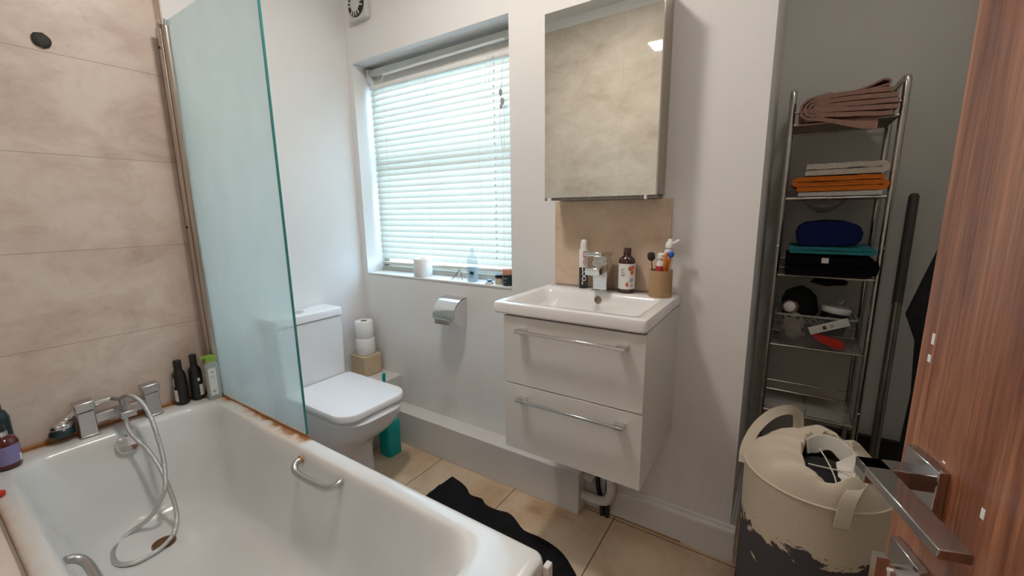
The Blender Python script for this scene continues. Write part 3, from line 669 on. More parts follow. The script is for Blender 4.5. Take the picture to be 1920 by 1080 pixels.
def disc_on(t, c, R_, z, a, rx, rz, m, name='print'):
    mb = MB(); P1 = []; P2 = []
    for i in range(14):
        q = 2*PI*i/14; aa = a+rx*math.cos(q)/R_; zz = z+rz*math.sin(q)
        P1.append(Vector((c[0]+R_*math.cos(aa), c[1]+R_*math.sin(aa), zz))); P2.append(Vector((c[0]+(R_+.0004)*math.cos(aa), c[1]+(R_+.0004)*math.sin(aa), zz)))
    mb.rings([P1, P2]); return mb
def fruit(t, c, spots, m):
    bmx = None
    for (a, z, rx, rz) in spots: disc_on(t, c, .0322, tpz+z, va+a, rx, rz, m).build('print', m, t)
fruit(hw, bb, [(.30, .094, .008, .009), (.62, .098, .008, .008), (.55, .080, .008, .008), (-.02, .034, .006, .009)], 'orange')
fruit(hw, bb, [(.45, .050, .008, .009), (.5, .03, .007, .005)], 'greyprint')
for z, w_ in ((.092, .012), (.086, .010), (.078, .012), (.070, .016), (.066, .012)):
    label_patch(hw, bb, .0322, z, z+.0014, va-.75, va-.75+w_/.0322, 'darkprint', 'print', 4)
cu = (1.785, -.078, tpz)
cp = thing('cardboard_cup', 'brown cardboard cup holding toothbrushes on the basin corner', 'cup', cu)
MB().lathe([(.039, 0), (.040, .002), (.040, .096), (.037, .096), (.037, .004)], cu, 40, cap1=True).build('body', 'cardboard', cp, smooth=True)
def brush(label, base, tip, m, hm, head='brush', r=.0035):
    t = thing('toothbrush', label, 'toothbrush', base)
    B, T = Vector(base), Vector(tip)
    MB().tube([B, B.lerp(T, .5)+Vector((0, 0, .001)), T], [r, r*1.2, r], 10, smooth=4).build('handle', m, t, smooth=True)
    return t, T, (T-B).normalized()
z0 = tpz+.006
def brush_head(t, T, d, m, L=.022, r=.008):
    MB().lathe([(r*.5, 0), (r, L*.25), (r, L*.8), (r*.6, L)], T, 14, axis=d).build('head', m, t, smooth=True)
t, T, d = brush('thin dark brush with round bristly head at the left of the cup', (1.770, -.10, z0), (1.757, -.106, z0+.125), 'darkprint', None, r=.0016); brush_head(t, T, d, 'bristle', .03, .013); t.name = 'makeup_brush'; t['category'] = 'brush'
t, T, d = brush('orange toothbrush leaning forward in the cardboard cup', (1.782, -.085, z0), (1.806, -.102, z0+.145), 'orangep', None, r=.0055); brush_head(t, T, d, 'orangep', .012, .005)
t, T, d = brush('orange-handled brush with a bright blue head in the cup', (1.790, -.07, z0), (1.818, -.092, z0+.138), 'orangep', None, r=.004); brush_head(t, T, d, 'bluep', .022, .010)
def tube_paste(label, base, top, r, mbody, band, flip=False):
    t = thing('toothpaste_tube', label, 'toothpaste', base); B = Vector(base); T = Vector(top); d = (T-B).normalized(); L = (T-B).length
    MB().lathe([(r*.7, 0), (r, L*.3), (r, L*.86), (r*.8, L*.93), (r*.45, L*.95), (r*.45, L)], B, 24, axis=d).build('body', mbody, t, smooth=True)
    if band: MB().lathe([(r*1.02, L*.50), (r*1.02, L*.80)], B, 24, axis=d).build('band', band, t, smooth=True)
    return t, T, d
t, T, d = tube_paste('toothpaste tube with a red band, front one in the cup', (1.778, -.092, z0), (1.787, -.098, z0+.135), .0145, 'label', 'redprint')
MB().lathe([(.012, 0), (.012, .014), (.007, .018)], T, 18, axis=d).build('cap', 'white', t, smooth=True)
t, T, d = tube_paste('taller white toothpaste tube with flipped-open cap at the back of the cup', (1.795, -.062, z0), (1.806, -.062, z0+.175), .0165, 'label', None)
MB().lathe([(.014, -.006), (.014, .010), (.009, .016), (.006, .026)], T, 18, axis=d).build('nozzle', 'white', t, smooth=True)
MB().box(T.x+.010, T.x+.036, T.y-.012, T.y+.008, T.z+.010, T.z+.021, Matrix.Rotation(math.radians(-32), 3, 'Y')).build('flip_cap', 'white', t, bevel=.003)

# things on the sill
sz = WZ0+.0005
bo = (.82, .045, sz)
mw = thing('mouthwash_bottle', 'clear plastic bottle of pale blue liquid on the window sill', 'bottle', bo)
MB().lathe([(.026, 0), (.029, .004), (.029, .105), (.026, .122), (.014, .134), (.011, .138)], bo, 28).build('body', 'clear', mw, smooth=True)
MB().lathe([(.024, .002), (.027, .006), (.027, .078)], bo, 28).build('liquid', 'clearblue', mw, smooth=True)
MB().lathe([(.012, .138), (.012, .150), (.006, .166), (.004, .172)], bo, 20).build('cap', 'clear', mw, smooth=True)
MB().box(.828, .852, .0125, .0155, sz+.04, sz+.054).build('label', 'candle', mw)
gl = thing('hair_clip', 'small dark wire-thin clip standing on the window sill beside the blue bottle', 'hair clip', (.74, .025, sz))
gl.name = 'spectacles'; gl['label'] = 'folded thin dark spectacles standing on the window sill beside the blue bottle'; gl['category'] = 'glasses'
MB().tube([(.700, .02, sz+.004), (.722, .02, sz+.022), (.742, .03, sz+.052), (.752, .03, sz+.050), (.766, .02, sz+.02), (.772, .02, sz+.004)], .0016, 6, smooth=4).build('frame', 'darkprint', gl, smooth=True)
MB().tube([(.722, .035, sz+.008), (.735, .035, sz+.03), (.75, .033, sz+.045), (.745, .04, sz+.018), (.732, .04, sz+.006), (.722, .035, sz+.008)], .0011, 6, smooth=4).build('rim', 'chrome', gl, smooth=True)
MB().tube([(.69, .03, sz+.014), (.715, .03, sz+.012)], .001, 6).build('temple', 'darkprint', gl, smooth=True)
jr = thing('balm_jar', 'small jar of cream with black lid beside the dark candle jar', 'jar', (.985, .06, sz))
MB().lathe([(.026, 0), (.028, .003), (.028, .028)], (.985, .06, sz), 28).build('body', 'cream', jr, smooth=True)
MB().lathe([(.028, .0285), (.030, .030), (.030, .042), (.026, .046)], (.985, .06, sz), 28).build('lid', 'black', jr, smooth=True)
ca = thing('candle_jar', 'dark jar with wooden copper-coloured lid at the right end of the sill', 'jar', (1.047, .038, sz))
MB().lathe([(.028, 0), (.031, .004), (.031, .052)], (1.047, .038, sz), 32).build('body', 'candle', ca, smooth=True)
MB().lathe([(.0315, .0525), (.0315, .078), (.030, .080)], (1.047, .038, sz), 32).build('lid', 'copperlid', ca, smooth=True)
label_patch(ca, (1.047, .038, sz), .0313, .034, .037, va-.65, va-.1, 'greyprint', 'print', 5); label_patch(ca, (1.047, .038, sz), .0313, .018, .0195, va-.6, va-.2, 'greyprint', 'print', 5)
fl = thing('dental_floss', 'small white and blue floss case at the front edge of the sill', 'dental floss', (.945, .022, sz))
MB().lathe([(.021, 0), (.022, .004), (.018, .012)], (.942, .022, sz), 24).build('case', 'whiteprint', fl, smooth=True)
MB().lathe([(.010, .010), (.013, .012), (.012, .020), (.008, .023)], (.947, .018, sz), 20).build('blue_case_top', 'cyanp', fl, smooth=True)

# ------------------------------------------------------------------ waste pipe under the basin
wp = thing('waste_pipe', 'white basin waste pipe bending under the vanity to the floor box', 'pipe', (1.56, -.06, 0))
MB().tube([(1.470, -.055, .085), (1.50, -.055, .078), (1.56, -.055, .078), (1.60, -.055, .092), (1.618, -.055, .13), (1.618, -.055, .20), (1.60, -.06, .48)], .020, 14, smooth=4).build('bend', 'flex', wp, smooth=True)
MB().tube([(1.53, -.03, .15), (1.47, -.03, .16)], .016, 12).build('branch', 'flex', wp, smooth=True)
MB().tube([(1.575, -.036, .0), (1.572, -.036, .07), (1.555, -.035, .12), (1.553, -.036, .2), (1.56, -.036, .47)], .011, 10, smooth=3).build('black_hose', 'black', wp, smooth=True)
MB().tube([(1.598, -.036, .0), (1.598, -.036, .45)], .011, 10).build('black_hose', 'black', wp, smooth=True)

# ------------------------------------------------------------------ black mat on floor
def mat_mesh():
    edge = [(.83, -.185), (.86, -.19), (.90, -.198), (.95, -.215), (1.00, -.245), (1.06, -.238), (1.10, -.26), (1.16, -.262), (1.22, -.25), (1.27, -.268), (1.33, -.30), (1.40, -.298), (1.47, -.305), (1.53, -.325), (1.58, -.36), (1.62, -.395), (1.66, -.46), (1.69, -.55)]
    top = []; n = 40
    P = spline([Vector((x, y, 0)) for x, y in edge], 3)
    mb = MB(); rows = []
    for p in P:
        row = []
        for j in range(n+1):
            t = j/n; y = p.y+(-.83-p.y)*t; x = p.x-.03*t
            h = .006+.008*max(0, noise.noise(Vector((x*9, y*22, 1))))+.006*max(0, noise.noise(Vector((x*30, y*30, 4))))
            if j == 0: h = .001
            row.append(Vector((x, y, h)))
        rows.append(row)
    g = [[mb.bm.verts.new(v) for v in r] for r in rows]
    for a, b in zip(g, g[1:]):
        for j in range(n): mb.bm.faces.new((a[j], a[j+1], b[j+1], b[j]))
    for k in (0, -1):
        for j in range(n+1): g[k][j].co.z = .001
    return mb
tag(mat_mesh().build('bath_mat', 'blackcloth', smooth=True), 'crumpled black bath mat on the floor beside the bathtub', 'bath mat')

# ------------------------------------------------------------------ shelf rack
RX0, RX1, RY0, RY1 = 2.128, 2.440, .38, .63
rk = thing('shelf_rack', 'tall narrow chrome wire rack with five shelves in the alcove', 'shelf rack', ((RX0+RX1)/2, (RY0+RY1)/2, 0))
def lean(z): return (z-.8)*.010
for X, s_ in ((RX0-.004, -1), (RX1+.004, 1)):
    pts = [(X+(-.006 if s_ < 0 else .012)*0, RY0, 0), (X, RY0, .6), (X+.002, RY0, 1.2), (X+.004, RY0, 1.70), (X+.004, RY0+.012, 1.745), (X+.004, RY0+.045, 1.762), (X+.004, RY1-.045, 1.762), (X+.004, RY1-.012, 1.745), (X+.004, RY1, 1.70), (X+.002, RY1, 1.2), (X, RY1, .6), (X, RY1, 0)]
    MB().tube(pts, .0110, 12, smooth=4).build('side_frame', 'rack', rk, smooth=True)
    for z in (1.18, .54): 
        MB().lathe([(.004, 0), (.004, .003)], (X+.002, RY0-.011, z), 10, axis=Vector((0, -1, 0))).build('screw', 'chrome', rk)
shz = [1.635, 1.362, 1.060, .768, .477]
for k, z in enumerate(shz):
    MB().tube([(RX0, RY0, z), (RX1, RY0, z)], .0055, 8).build('shelf_rail', 'rack', rk, smooth=True)
    MB().tube([(RX0, RY1, z), (RX1, RY1, z)], .0055, 8).build('shelf_rail', 'rack', rk, smooth=True)
    mb = MB()
    for q in range(15):
        y = RY0+(RY1-RY0)*(q+1)/16; mb.tube([(RX0, y, z), (RX1, y, z)], .0018, 6)
    for x in (RX0+.002, (RX0+RX1)/2, RX1-.002): mb.tube([(x, RY0, z-.003), (x, RY1, z-.003)], .003, 6)
    mb.build('wire_shelf', 'wire', rk, smooth=True)
    gm = MB().tube([(RX0, RY1, z+.045), (RX1, RY1, z+.045)], .004, 8)
    if k == 0: MB().tube([(RX0, RY0, z+.045), (RX1, RY0, z+.045)], .0055, 8).build('guard_rail', 'rack', rk, smooth=True)
    gm.build('guard_rail', 'rack', rk, smooth=True)

# folded towels : a serpentine cross-section in x-z, swept along y
def towel(name, label, x0, x1, y0, y1, z0, layers, lt, m, seed=0, skew=0, wob=.004, roll=False, cat='towel', group=None, gap=.86):
    path = []; r = lt/2
    for L in range(layers):
        z = z0+r+L*lt
        a, b = (x0+r, x1-r) if L % 2 == 0 else (x1-r, x0+r)
        jit = [noise.noise(Vector((seed, L, s)))*.012 for s in (1, 2)]
        a += jit[0]*(1 if L == 0 else 0); 
        for i in range(9):
            path.append(Vector((a+(b-a)*i/8, 0, z+wob*noise.noise(Vector((i*.6, L*3.1, seed)))*(.0 if L == 0 else 1))))
        if L < layers-1:
            s_ = 1 if b > a else -1
            for q in (30, 60, 90, 120, 150): path.append(Vector((b+s_*r*.95*math.sin(math.radians(q)), 0, z+r-r*math.cos(math.radians(q)))))
    nrm = []
    for i, p in enumerate(path):
        t = (path[min(i+1, len(path)-1)]-path[max(i-1, 0)]).normalized(); nrm.append(Vector((-t.z, 0, t.x)))
    th_ = lt*gap/2
    ring = [p+n_*th_ for p, n_ in zip(path, nrm)]+[p-n_*th_ for p, n_ in zip(path[::-1], nrm[::-1])]
    mb = MB(); rs = []; K = 9
    for k in range(K+1):
        t = k/K; y = y0+(y1-y0)*t
        end = 1 if k in (0, K) else 0
        rr = []
        for v in ring:
            nn = noise.noise(Vector((v.x*12, y*12, v.z*14+seed)))
            rr.append(Vector((v.x+skew*t+.004*nn, y+.005*noise.noise(Vector((v.x*15, v.z*30, seed+k*.1))), max(z0+.0005, v.z+.002*nn))))
        rs.append(rr)
    mb.rings(rs)
    o = mb.build(name, m, smooth=True); return tag(o, label, cat, group)
s1, s2, s3, s4 = [z+.0057 for z in shz[:4]]
# top shelf
def drape(name, label, x0, x1, y0, y1, zf, m, cat, n=26, mm=16, thick=.004, seed=0):
    mb = MB(); top = []; 
    g = []
    for i in range(n+1):
        row = []
        for j in range(mm+1):
            u, v = i/n, j/mm; x = x0+(x1-x0)*u; y = y0+(y1-y0)*v
            p = zf(u, v); row.append(p if isinstance(p, Vector) else Vector((x, y, p)))
        g.append([mb.bm.verts.new(q) for q in row])
    for a, b in zip(g, g[1:]):
        for j in range(mm): mb.bm.faces.new((a[j], a[j+1], b[j+1], b[j]))
    o = mb.build(name, m, smooth=True); sm = o.modifiers.new('solid', 'SOLIDIFY'); sm.thickness = thick; sm.offset = 1
    return tag(o, label, cat)
def pink():
    # fan of folds: layers pinched at the left, fanning out and drooping at the right
    t = thing('towel', 'dusty pink towel folded in a fan on the top shelf of the rack', 'towel', (2.28, .45, s1))
    K = 6
    for L in range(K):
        pts = []; f = L/(K-1)
        z_l = s1+.012+.062*f; z_r = s1-.018+.098*f
        xr = 2.385+.045*math.sin(PI*f*.9) if L else 2.37
        for i in range(15):
            u = i/14; x = 2.158+(.012*abs(f-.5)*2)+u*(xr-2.158)
            z = z_l*(1-u)+z_r*u+.010*math.sin(PI*u)*(f-.4)+.003*noise.noise(Vector((u*4, L, 2)))
            if L == 0: z = s1+.010-.050*u*u*(3-2*u)
            pts.append(Vector((x, 0, z)))
        rs = []
        for k in range(8):
            y = (.352 if L < 3 else .36)+k*.03; rs.append([])
            th_ = .0075
            ring = []
            for s_ in (1, -1):
                for p in (pts if s_ > 0 else pts[::-1]): 
                    zz = p.z+s_*th_
                    if y > RY0-.012: zz = max(zz, s1+.001+L*.003+(0.004 if s_ > 0 else 0))
                    ring.append(Vector((p.x+.003*noise.noise(Vector((p.x*20, y*20, L))), y, zz)))
            rs[-1] = ring
        MB().rings(rs).build('fold', 'towelpink', t, smooth=True)
    for L, (ra, zc) in enumerate(((.042, s1+.042), (.03, s1+.043), (.018, s1+.044))):
        pts = [(2.175+.10-ra-.04+0*L, 0, 0)]
        arc = [Vector((2.197-ra*1.1*math.sin(a_), 0, zc+ra*math.cos(a_))) for a_ in [PI*k/12 for k in range(13)]]
        rs = []
        for k in range(7):
            y = .349+k*.034
            rs.append([Vector((p.x, y, p.z)) for p in arc]+[Vector((2.197-(ra-.007)*1.1*math.sin(PI*k2/12), y, zc+(ra-.007)*math.cos(PI*k2/12))) for k2 in range(12, -1, -1)])
        MB().rings(rs).build('fold', 'towelpink', t, smooth=True)
    # rolled end at upper right
    ar = []
    for a_ in range(-60, 250, 20): ar.append(Vector((2.385+.014*math.cos(math.radians(a_-90)), 0, s1+.101+.009*math.sin(math.radians(a_-90)))))
    path = [Vector((2.22, 0, s1+.074)), Vector((2.30, 0, s1+.086)), Vector((2.35, 0, s1+.100))]+[Vector((2.385+.018*math.cos(q), 0, s1+.105+.010*math.sin(q))) for q in (1.9, 1.2, .5, -.3, -1.1)]+[Vector((2.33, 0, s1+.086))]
    MB().ribbon([p+Vector((0, .45, 0)) for p in path], (0, .17, 0), .006, 3).build('fold', 'towelpink', t, smooth=True)
pink()
def crumple(name, label, c, sc_, m, cat, seed=0, amp=.35, z_floor=None, f=3):
    mb = MB(); mb.ball((0, 0, 0), 1, 16)
    bmesh.ops.subdivide_edges(mb.bm, edges=mb.bm.edges, cuts=1, use_grid_fill=True)
    for v in mb.bm.verts:
        d = 1+amp*noise.noise(v.co*f*.6+Vector((seed,)*3))+amp*.5*abs(noise.noise(v.co*f*1.7+Vector((seed+9,)*3)))
        v.co = Vector((c[0]+v.co.x*sc_[0]*d, c[1]+v.co.y*sc_[1]*d, c[2]+v.co.z*sc_[2]*d))
        if z_floor is not None: v.co.z = max(v.co.z, z_floor)
    return tag(mb.build(name, m, smooth=True), label, cat)
crumple('cloth', 'crumpled grey cloth lying behind the pink towel on the top shelf', (2.245, .58, s1+.095), (.07, .04, .036), 'towelgrey', 'cloth', 2, .5)
crumple('cloth', 'pale crumpled flannel behind the right of the pink towel', (2.335, .585, s1+.098), (.055, .035, .028), 'towelwhite', 'cloth', 5, .5)
# second shelf
towel('towel', 'white towel at the bottom of the pile with the orange towel', 2.165, 2.43, .372, .61, s2, 1, .018, 'towelwhite', 3)
towel('towel', 'bright orange folded towel on the second shelf', 2.160, 2.432, .368, .61, s2+.0185, 3, .0185, 'towelorange', 7)
towel('towel', 'cream folded towel on top of the orange towel', 2.182, 2.425, .372, .60, s2+.077, 2, .0225, 'towelcream', 11)
o = MB().rings([[Vector((2.17+u*.17, y, shz[1]-.006-(.05*math.sin(PI*min(1, u*1.15)))*d)) for u in [i/12 for i in range(13)]]+[Vector((2.17+u*.17, y+.004, shz[1]-.0055)) for u in [i/12 for i in range(12, -1, -1)]] for y, d in ((.46, .6), (.48, .9), (.50, 1), (.52, .8))]).build('cloth', 'towelgrey', smooth=True)
for v in o.data.vertices: v.co.x += .02
tag(o, 'grey cloth corner hanging through the second shelf', 'cloth')
# third shelf
towel('towel', 'black folded towel with a white tag on the third shelf', 2.138, 2.428, .366, .61, s3, 2, .040, 'towelblack', 4, wob=.006)
tg = bpy.data.objects['towel.003'] if 'towel.003' in bpy.data.objects else None
bt = [o for o in bpy.data.objects if o.get('label', '').startswith('black folded')][0]
MB().box(2.272, 2.294, .3555, .3565, s3+.052, s3+.072).build('tag', 'label', bt)
towel('towel', 'teal folded towel between the black and the navy towels', 2.160, 2.424, .366, .60, s3+.084, 2, .014, 'towelteal', 6)
ny = MB().rings([[Vector((x, .372+.215*t, z)) for x, z in [(2.20, s3+.114), (2.188, s3+.13), (2.184, s3+.16), (2.192, s3+.188), (2.215, s3+.203), (2.28, s3+.209), (2.34, s3+.205), (2.375, s3+.195), (2.387, s3+.17), (2.385, s3+.14), (2.37, s3+.122), (2.30, s3+.1135)]] for t in (0, .06, .3, .6, .94, 1)])
for v in ny.bm.verts: v.co.z = max(s3+.1135, v.co.z+.005*noise.noise(v.co*20))
tag(ny.build('towel', 'towelnavy', smooth=True, bevel=.006, seg=3), 'navy blue towel rolled on top of the teal towel', 'towel')
# fourth shelf: basket and contents
bk = thing('storage_basket', 'clear plastic basket of toiletries on the fourth shelf', 'basket', (2.28, .49, s4))
def bkr(i, z, th=0): return rrect(2.163-i, 2.383+i*1.2, .385-i*.5, .60+i*.3, .015, z, 4)
MB().rings([bkr(0, s4+.001), bkr(.02, s4+.118), bkr(.0275, s4+.121), bkr(.0275, s4+.126), bkr(.018, s4+.124), bkr(-.002, s4+.004)], True, True).build('tray', 'basketp', bk, smooth=True)
MB().rings([rrect(2.140, 2.409, .3735, .609, .015, s4+z, 4) for z in (.124, .131)]+[rrect(2.146, 2.403, .379, .603, .012, s4+.131, 4), rrect(2.146, 2.403, .379, .603, .012, s4+.124, 4), rrect(2.140, 2.409, .3735, .609, .015, s4+.124, 4)], False, False).build('rim', 'milky', bk)
z4 = s4+.006
crumple('bag', 'black soft pouch filling the left of the plastic basket', (2.225, .53, z4+.115), (.062, .055, .105), 'bagdark', 'pouch', 8, .25, z4)
jx = (2.335, .46, z4+.055)
j6 = thing('cosmetic_jar', 'black jar with white lid in the plastic basket', 'jar', jx)
ax = Vector((.12, .05, 1))
MB().lathe([(.044, 0), (.046, .004), (.046, .075)], jx, 32, axis=ax).build('body', 'black', j6, smooth=True)
MB().lathe([(.048, .076), (.049, .079), (.049, .094), (.046, .098), (.001, .098)], jx, 32, cap1=False, axis=ax).build('lid', 'white', j6, smooth=True)
text('6', .022, (2.318, .4135, z4+.112), (1, 0, -.12), (.12, 0, 1), 'greyprint', j6)
MB().box(2.21, 2.37, .392, .40, z4+.05, z4+.118).build('box', 'candle')
o = bpy.data.objects['box']; o.name = 'toiletry_box'; tag(o, 'dark green box with pale round print at the front of the basket', 'box')
for x, r_ in ((2.252, .009), (2.272, .012), (2.296, .009)):
    q = MB().lathe([(r_, 0), (r_, .0006), (r_*.72, .0006), (r_*.72, 0)], (x, .3918, z4+.098), 20, False, False, axis=Vector((0, -1, 0))); q.build('print', 'greyprint', o)
wt = thing('bottle', 'bottle lying in the basket with its round white cap facing out', 'bottle', (2.178, .40, z4+.135))
MB().lathe([(.027, .01), (.030, .02), (.030, .11)], (2.190, .392, z4+.150), 24, axis=Vector((.1, 1, -.15))).build('body', 'amberred', wt, smooth=True)
MB().lathe([(.016, -.010), (.020, -.007), (.021, .01)], (2.188, .387, z4+.152), 24, axis=Vector((.1, 1, -.15))).build('cap', 'label', wt, smooth=True)
crumple('tissue', 'crumpled white tissue in the front left of the basket', (2.212, .400, z4+.072), (.032, .013, .042), 'towelcream', 'tissue', 3, .7, z4, 5)
wbx = thing('leaflet_box', 'narrow white carton lying slanted across the front of the basket', 'box', (2.31, .375, z4+.09))
rt = Matrix.Rotation(math.radians(-24), 3, 'Y')
MB().box(2.255, 2.385, .3635, .3705, z4+.076, z4+.106, rt).build('carton', 'label', wbx, bevel=.001)
pv = ((2.255+2.385)/2, .367, z4+.091)
MB().box(2.30, 2.312, .3625, .3633, z4+.084, z4+.098, rt, pv).build('print', 'darkprint', wbx)
MB().box(2.325, 2.336, .3625, .3633, z4+.086, z4+.097, rt, pv).build('print', 'greyprint', wbx)
rd = MB().rings([[Vector((x, y, z)) for x, z in ((2.262, z4+.052), (2.30, z4+.054), (2.36, z4+.040), (2.378, z4+.028), (2.375, z4+.004), (2.35, z4+.002), (2.30, z4+.022))] for y in (.3885, .391, .3915)])
for v in rd.bm.verts: v.co.y -= .012
tag(rd.build('packet', 'red', bevel=.001), 'shiny red packet in the lower right of the basket', 'packet')
tag(MB().tube([(2.345, .50, z4+.13), (2.375, .49, z4+.185)], .004, 8).box(2.352, 2.368, .49, .494, z4+.165, z4+.171, Matrix.Rotation(-.6, 3, 'Y')).build('tweezers', 'chrome', smooth=True), 'thin metal tweezers standing behind the white-lidded jar', 'tweezers')
crumple('cloth', 'black cloth end hanging under the third shelf', (2.31, .42, shz[2]-.022), (.055, .03, .014), 'blackcloth', 'cloth', 1, .3)
# things low behind the bag
crumple('shoe', 'dark brown bundle on the floor under the rack', (2.2, .45, .15), (.07, .1, .14), 'tan', 'bundle', 3, .4, .001).name = 'bundle'
o = tag(MB().box(2.34, 2.66, .655, .68, .001, .33, Matrix.Rotation(.04, 3, 'X')).build('board', 'black', bevel=.004), 'dark flat board leaning at the foot of the alcove wall', 'board')
po = thing('mop_pole', 'grey metal pole leaning against the alcove wall', 'pole', (2.528, .44, 0))
MB().tube([(2.528, .44, .012), (2.530, .5, .353), (2.545, .585, .95)], .0155, 14).build('lower_tube', 'pole', po, smooth=True)
MB().tube([(2.545, .585, .94), (2.556, .645, 1.36)], .0165, 14).ball((2.556, .645, 1.362), .0165, 8).build('grip', mat('dark rubber grip', (.07, .065, .06), .5), po, smooth=True)
MB().box(2.50, 2.56, .42, .46, 0, .03).build('foot', 'black', po, bevel=.004)
# black garment hanging on right wall
gar = MB(); rs = []
for z, xa, ya, yb in ((1.50, 2.662, .06, .12), (1.44, 2.645, .03, .15), (1.34, 2.60, 0, .2), (1.24, 2.548, -.03, .24), (1.10, 2.515, -.05, .26), (.985, 2.488, -.06, .27), (.90, 2.522, -.06, .27), (.72, 2.535, -.07, .27), (.5, 2.53, -.07, .28), (.3, 2.535, -.07, .28), (.12, 2.54, -.06, .27)):
    r_ = []
    for k in range(28):
        a = 2*PI*k/28; cx_ = (xa+2.668)/2; hx = (2.668-xa)/2; cy_ = (ya+yb)/2; hy = (yb-ya)/2
        rp = 1+.10*math.sin(5*a+z*2)*(1 if z < 1.3 else .3)*(0 if math.cos(a) > .0 else .6)
        r_.append(Vector((min(2.674, cx_+hx*math.cos(a)*rp), cy_+hy*math.sin(a)*rp, z)))
    rs.append(r_)
gar.rings(rs)
ct = tag(gar.build('coat', 'blackcloth', smooth=True), 'long black garment hanging behind the open door', 'garment')
hk = MB().tube([(2.68, .09, 1.53), (2.655, .09, 1.53), (2.645, .09, 1.50), (2.652, .09, 1.48), (2.662, .09, 1.49)], .004, 8, smooth=3)
tag(hk.build('coat_hook', 'chrome', smooth=True), 'metal hook on the wall holding the black garment', 'hook')

# ------------------------------------------------------------------ laundry bag
bcx, bcy, bR, bH = 2.278, -.258, .172, .600
bg = thing('laundry_bag', 'cream canvas laundry bag with dark smudged print standing before the rack', 'laundry bag', (bcx, bcy, 0))
NN = 96; rs = []
for z, rr in ((.0, .150), (.004, .160), (.10, .166), (.22, .170), (.34, .170), (.46, .171), (.56, .173), (.585, .174), (.598, .1745)):
    rs.append([Vector((bcx+rr*(1+.012*noise.noise(Vector((math.cos(a)*2, math.sin(a)*2, z*5))))*math.cos(a), bcy+rr*(1+.012*noise.noise(Vector((math.cos(a)*2, math.sin(a)*2, z*5))))*math.sin(a), z)) for a in [2*PI*k/NN for k in range(NN)]])
MB().rings(rs, True, False).build('body', 'bag', bg, smooth=True)
ox, oy = 2.297, -.325      # drawstring opening is off centre, toward the front
rs = []
prof = [(0, .598), (.06, .612), (.2, .640), (.4, .664), (.6, .679), (.78, .688), (.9, .690), (.97, .692), (1.0, .684), (.985, .665), (.96, .645)]
for s_, zp in prof:
    r_ = []
    for k in range(NN*2):
        a = 2*PI*k/(NN*2)
        z = zp; P0 = Vector((bcx+.1745*math.cos(a), bcy+.1745*math.sin(a), 0)); P1 = Vector((ox+.058*math.cos(a), oy+.078*math.sin(a), 0))
        p = P0.lerp(P1, s_)
        z = z+.032*math.sin(a)*s_*s_-.008*s_*s_
        am = .0030*min(1, s_)**3
        pl = math.sin(17*a+2*math.sin(3*a)+1.5*noise.noise(Vector((math.cos(a)*3, math.sin(a)*3, s_))))
        big = .012*noise.noise(Vector((p.x*14, p.y*14, 2)))*math.sin(PI*min(1, s_))
        fold = .009*math.sin(9*a+1.6*math.sin(2*a))*math.sin(PI*min(1, s_*.8))
        r_.append(Vector((p.x+am*pl*.5*math.cos(a), p.y+am*pl*.5*math.sin(a), z+am*pl+fold+big)))
    rs.append(r_)
MB().rings(rs, False, False).build('gathered_top', 'canvas', bg, smooth=True)
MB().tube([(bcx+.1755*math.cos(2*PI*k/60), bcy+.1755*math.sin(2*PI*k/60), .599) for k in range(61)], .0026, 8).build('seam', 'canvas', bg, smooth=True)
# inner lining flap and contents
def lin(u, v):
    a = math.radians(5+140*u); rr = .058*(1-.12*v)
    return Vector((ox+rr*math.cos(a), oy+1.22*rr*math.sin(a), .678+.030*math.sin(a)-.045*v+.006*math.sin(u*14)*v))
o = drape('lining', '', 0, 1, 0, 1, lin, 'lining', 'x'); 
for k_ in ('label', 'category'): del o[k_]
o.parent = bg; o.matrix_parent_inverse = Matrix.Translation(-bg.location)
def lin2(u, v): return Vector((ox+.018+.04*u, oy-.050+.070*v, .656+.03*v-.015*(1-u)+.010*math.sin(5*v+3*u)))
o = drape('lining', '', 0, 1, 0, 1, lin2, 'lining', 'x', thick=.002)
for k_ in ('label', 'category'): del o[k_]
o.parent = bg; o.matrix_parent_inverse = Matrix.Translation(-bg.location)
MB().lathe([(.060, .40), (.070, .58), (.066, .640), (.05, .652), (.01, .658)], (ox-.005, oy-.005, 0), 24).build('clothes_inside', 'bagdark', bg, smooth=True)
MB().tube([(ox-.018, oy+.045, .676), (ox-.005, oy+.0, .672), (ox+.008, oy-.05, .662), (ox+.012, oy-.082, .655)], .0018, 6, smooth=5).build('drawstring', 'cord', bg, smooth=True)
MB().tube([(ox-.045, oy-.040, .668), (ox+.0, oy-.03, .664), (ox+.03, oy-.032, .668), (ox+.055, oy-.03, .672)], .0018, 6, smooth=5).build('drawstring', 'cord', bg, smooth=True)
MB().tube([(ox+.045, oy+.045, .698), (ox+.05, oy+.01, .702), (ox+.048, oy-.03, .698), (ox+.04, oy-.062, .672)], .002, 6, smooth=5).build('drawstring', 'cord', bg, smooth=True)
MB().ribbon([(2.104, -.285, .575), (2.106, -.265, .62), (2.125, -.225, .665), (2.160, -.170, .695), (2.20, -.125, .703), (2.228, -.10, .690), (2.236, -.092, .655), (2.236, -.092, .615)], -.028, .0022, 5).build('carry_handle', 'canvas', bg, smooth=True)
MB().ribbon([(2.385, -.325, .690), (2.372, -.36, .678), (2.352, -.395, .662), (2.336, -.424, .640), (2.328, -.4345, .60), (2.326, -.4365, .56)], (.032, .010, .0), .0025, 5).build('carry_handle', 'canvas', bg, smooth=True)

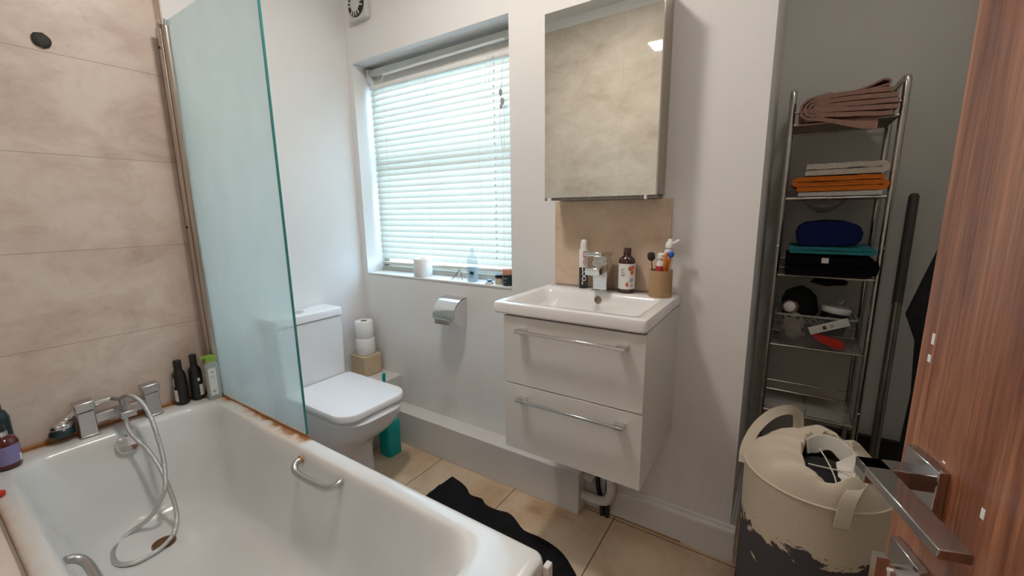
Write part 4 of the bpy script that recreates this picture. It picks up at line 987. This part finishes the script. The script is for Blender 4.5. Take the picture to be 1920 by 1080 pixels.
# ------------------------------------------------------------------ door
th0 = math.atan2(.2823, .9593)
U = Vector((.2823, -.9593, 0)); NO = Vector((-.9593, -.2823, 0)); P0 = Vector((2.3006, -1.0336, 0))
def dp_(u, n_, z): return P0+U*u+NO*n_+Vector((0, 0, z))
def dbox(mb, u0, u1, n0, n1, z0, z1):
    vs = [mb.bm.verts.new(dp_(u, n_, z)) for z in (z0, z1) for u, n_ in ((u0, n0), (u1, n0), (u1, n1), (u0, n1))]
    for f in ((3, 2, 1, 0), (4, 5, 6, 7), (0, 1, 5, 4), (1, 2, 6, 5), (2, 3, 7, 6), (3, 0, 4, 7)): mb.bm.faces.new([vs[i] for i in f])
    return mb
dm = MB(); vs = []
# leaf built in its own frame so that the grain runs along the leaf
dl = MB().box(-.045, .700, -.040, 0, .008, 2.04).build('door_1', 'wood', bevel=.0015)
dl.matrix_world = Matrix(((U.x, NO.x, 0, P0.x), (U.y, NO.y, 0, P0.y), (0, 0, 1, 0), (0, 0, 0, 1)))
struct(dl, 'brown wood-grain door standing open at the right')
def dpart(mb, name, m, **k):
    o = mb.build(name, m, **k); o.parent = dl; return o
lev = dpart(MB().box(-.010, .128, .046, .058, 1.027, 1.050).box(-.010, .010, .010, .058, 1.027, 1.050), 'lever_handle', 'dchrome', bevel=.0012)
# flat lever: wide on top, thin in height
bm_ = MB().box(-.011, .128, .036, .060, 1.040, 1.050).box(-.011, .011, .008, .060, 1.030, 1.050)
bpy.data.objects.remove(lev)
lev = dpart(bm_, 'lever_handle', 'dchrome', bevel=.0010)
dpart(MB().box(-.022, .032, .0004, .010, 1.012, 1.066), 'rose', 'dchrome', bevel=.0010)
dpart(MB().box(-.022, .032, .0004, .010, .896, .950), 'lock_plate', 'dchrome', bevel=.0010)
dpart(MB().lathe([(.010, 0), (.010, .014), (.008, .016)], (.004, .010, .923), 20, axis=Vector((0, 1, 0))).box(-.001, .009, .024, .036, .905, .941), 'thumb_turn', 'chrome', smooth=False)
ch = MB()
for u, z, a_, b_2 in ((-.026, 1.188, .0022, .006), (-.027, 1.166, .0026, .004), (.075, 1.055, .0020, .005), (-.031, .974, .0013, .0016), (-.036, .897, .0013, .0018), (.02, 1.0715, .002, .001)):
    ch.box(u-a_, u+a_, 0, .0005, z-b_2, z+b_2)
dpart(ch, 'paint_chips', 'whiteprint')
for z in (.25, 1.75): dpart(MB().lathe([(.007, 0), (.007, .09)], (.706, -.006, z), 12), 'hinge', 'chrome', smooth=True)
bpy.context.view_layer.update()
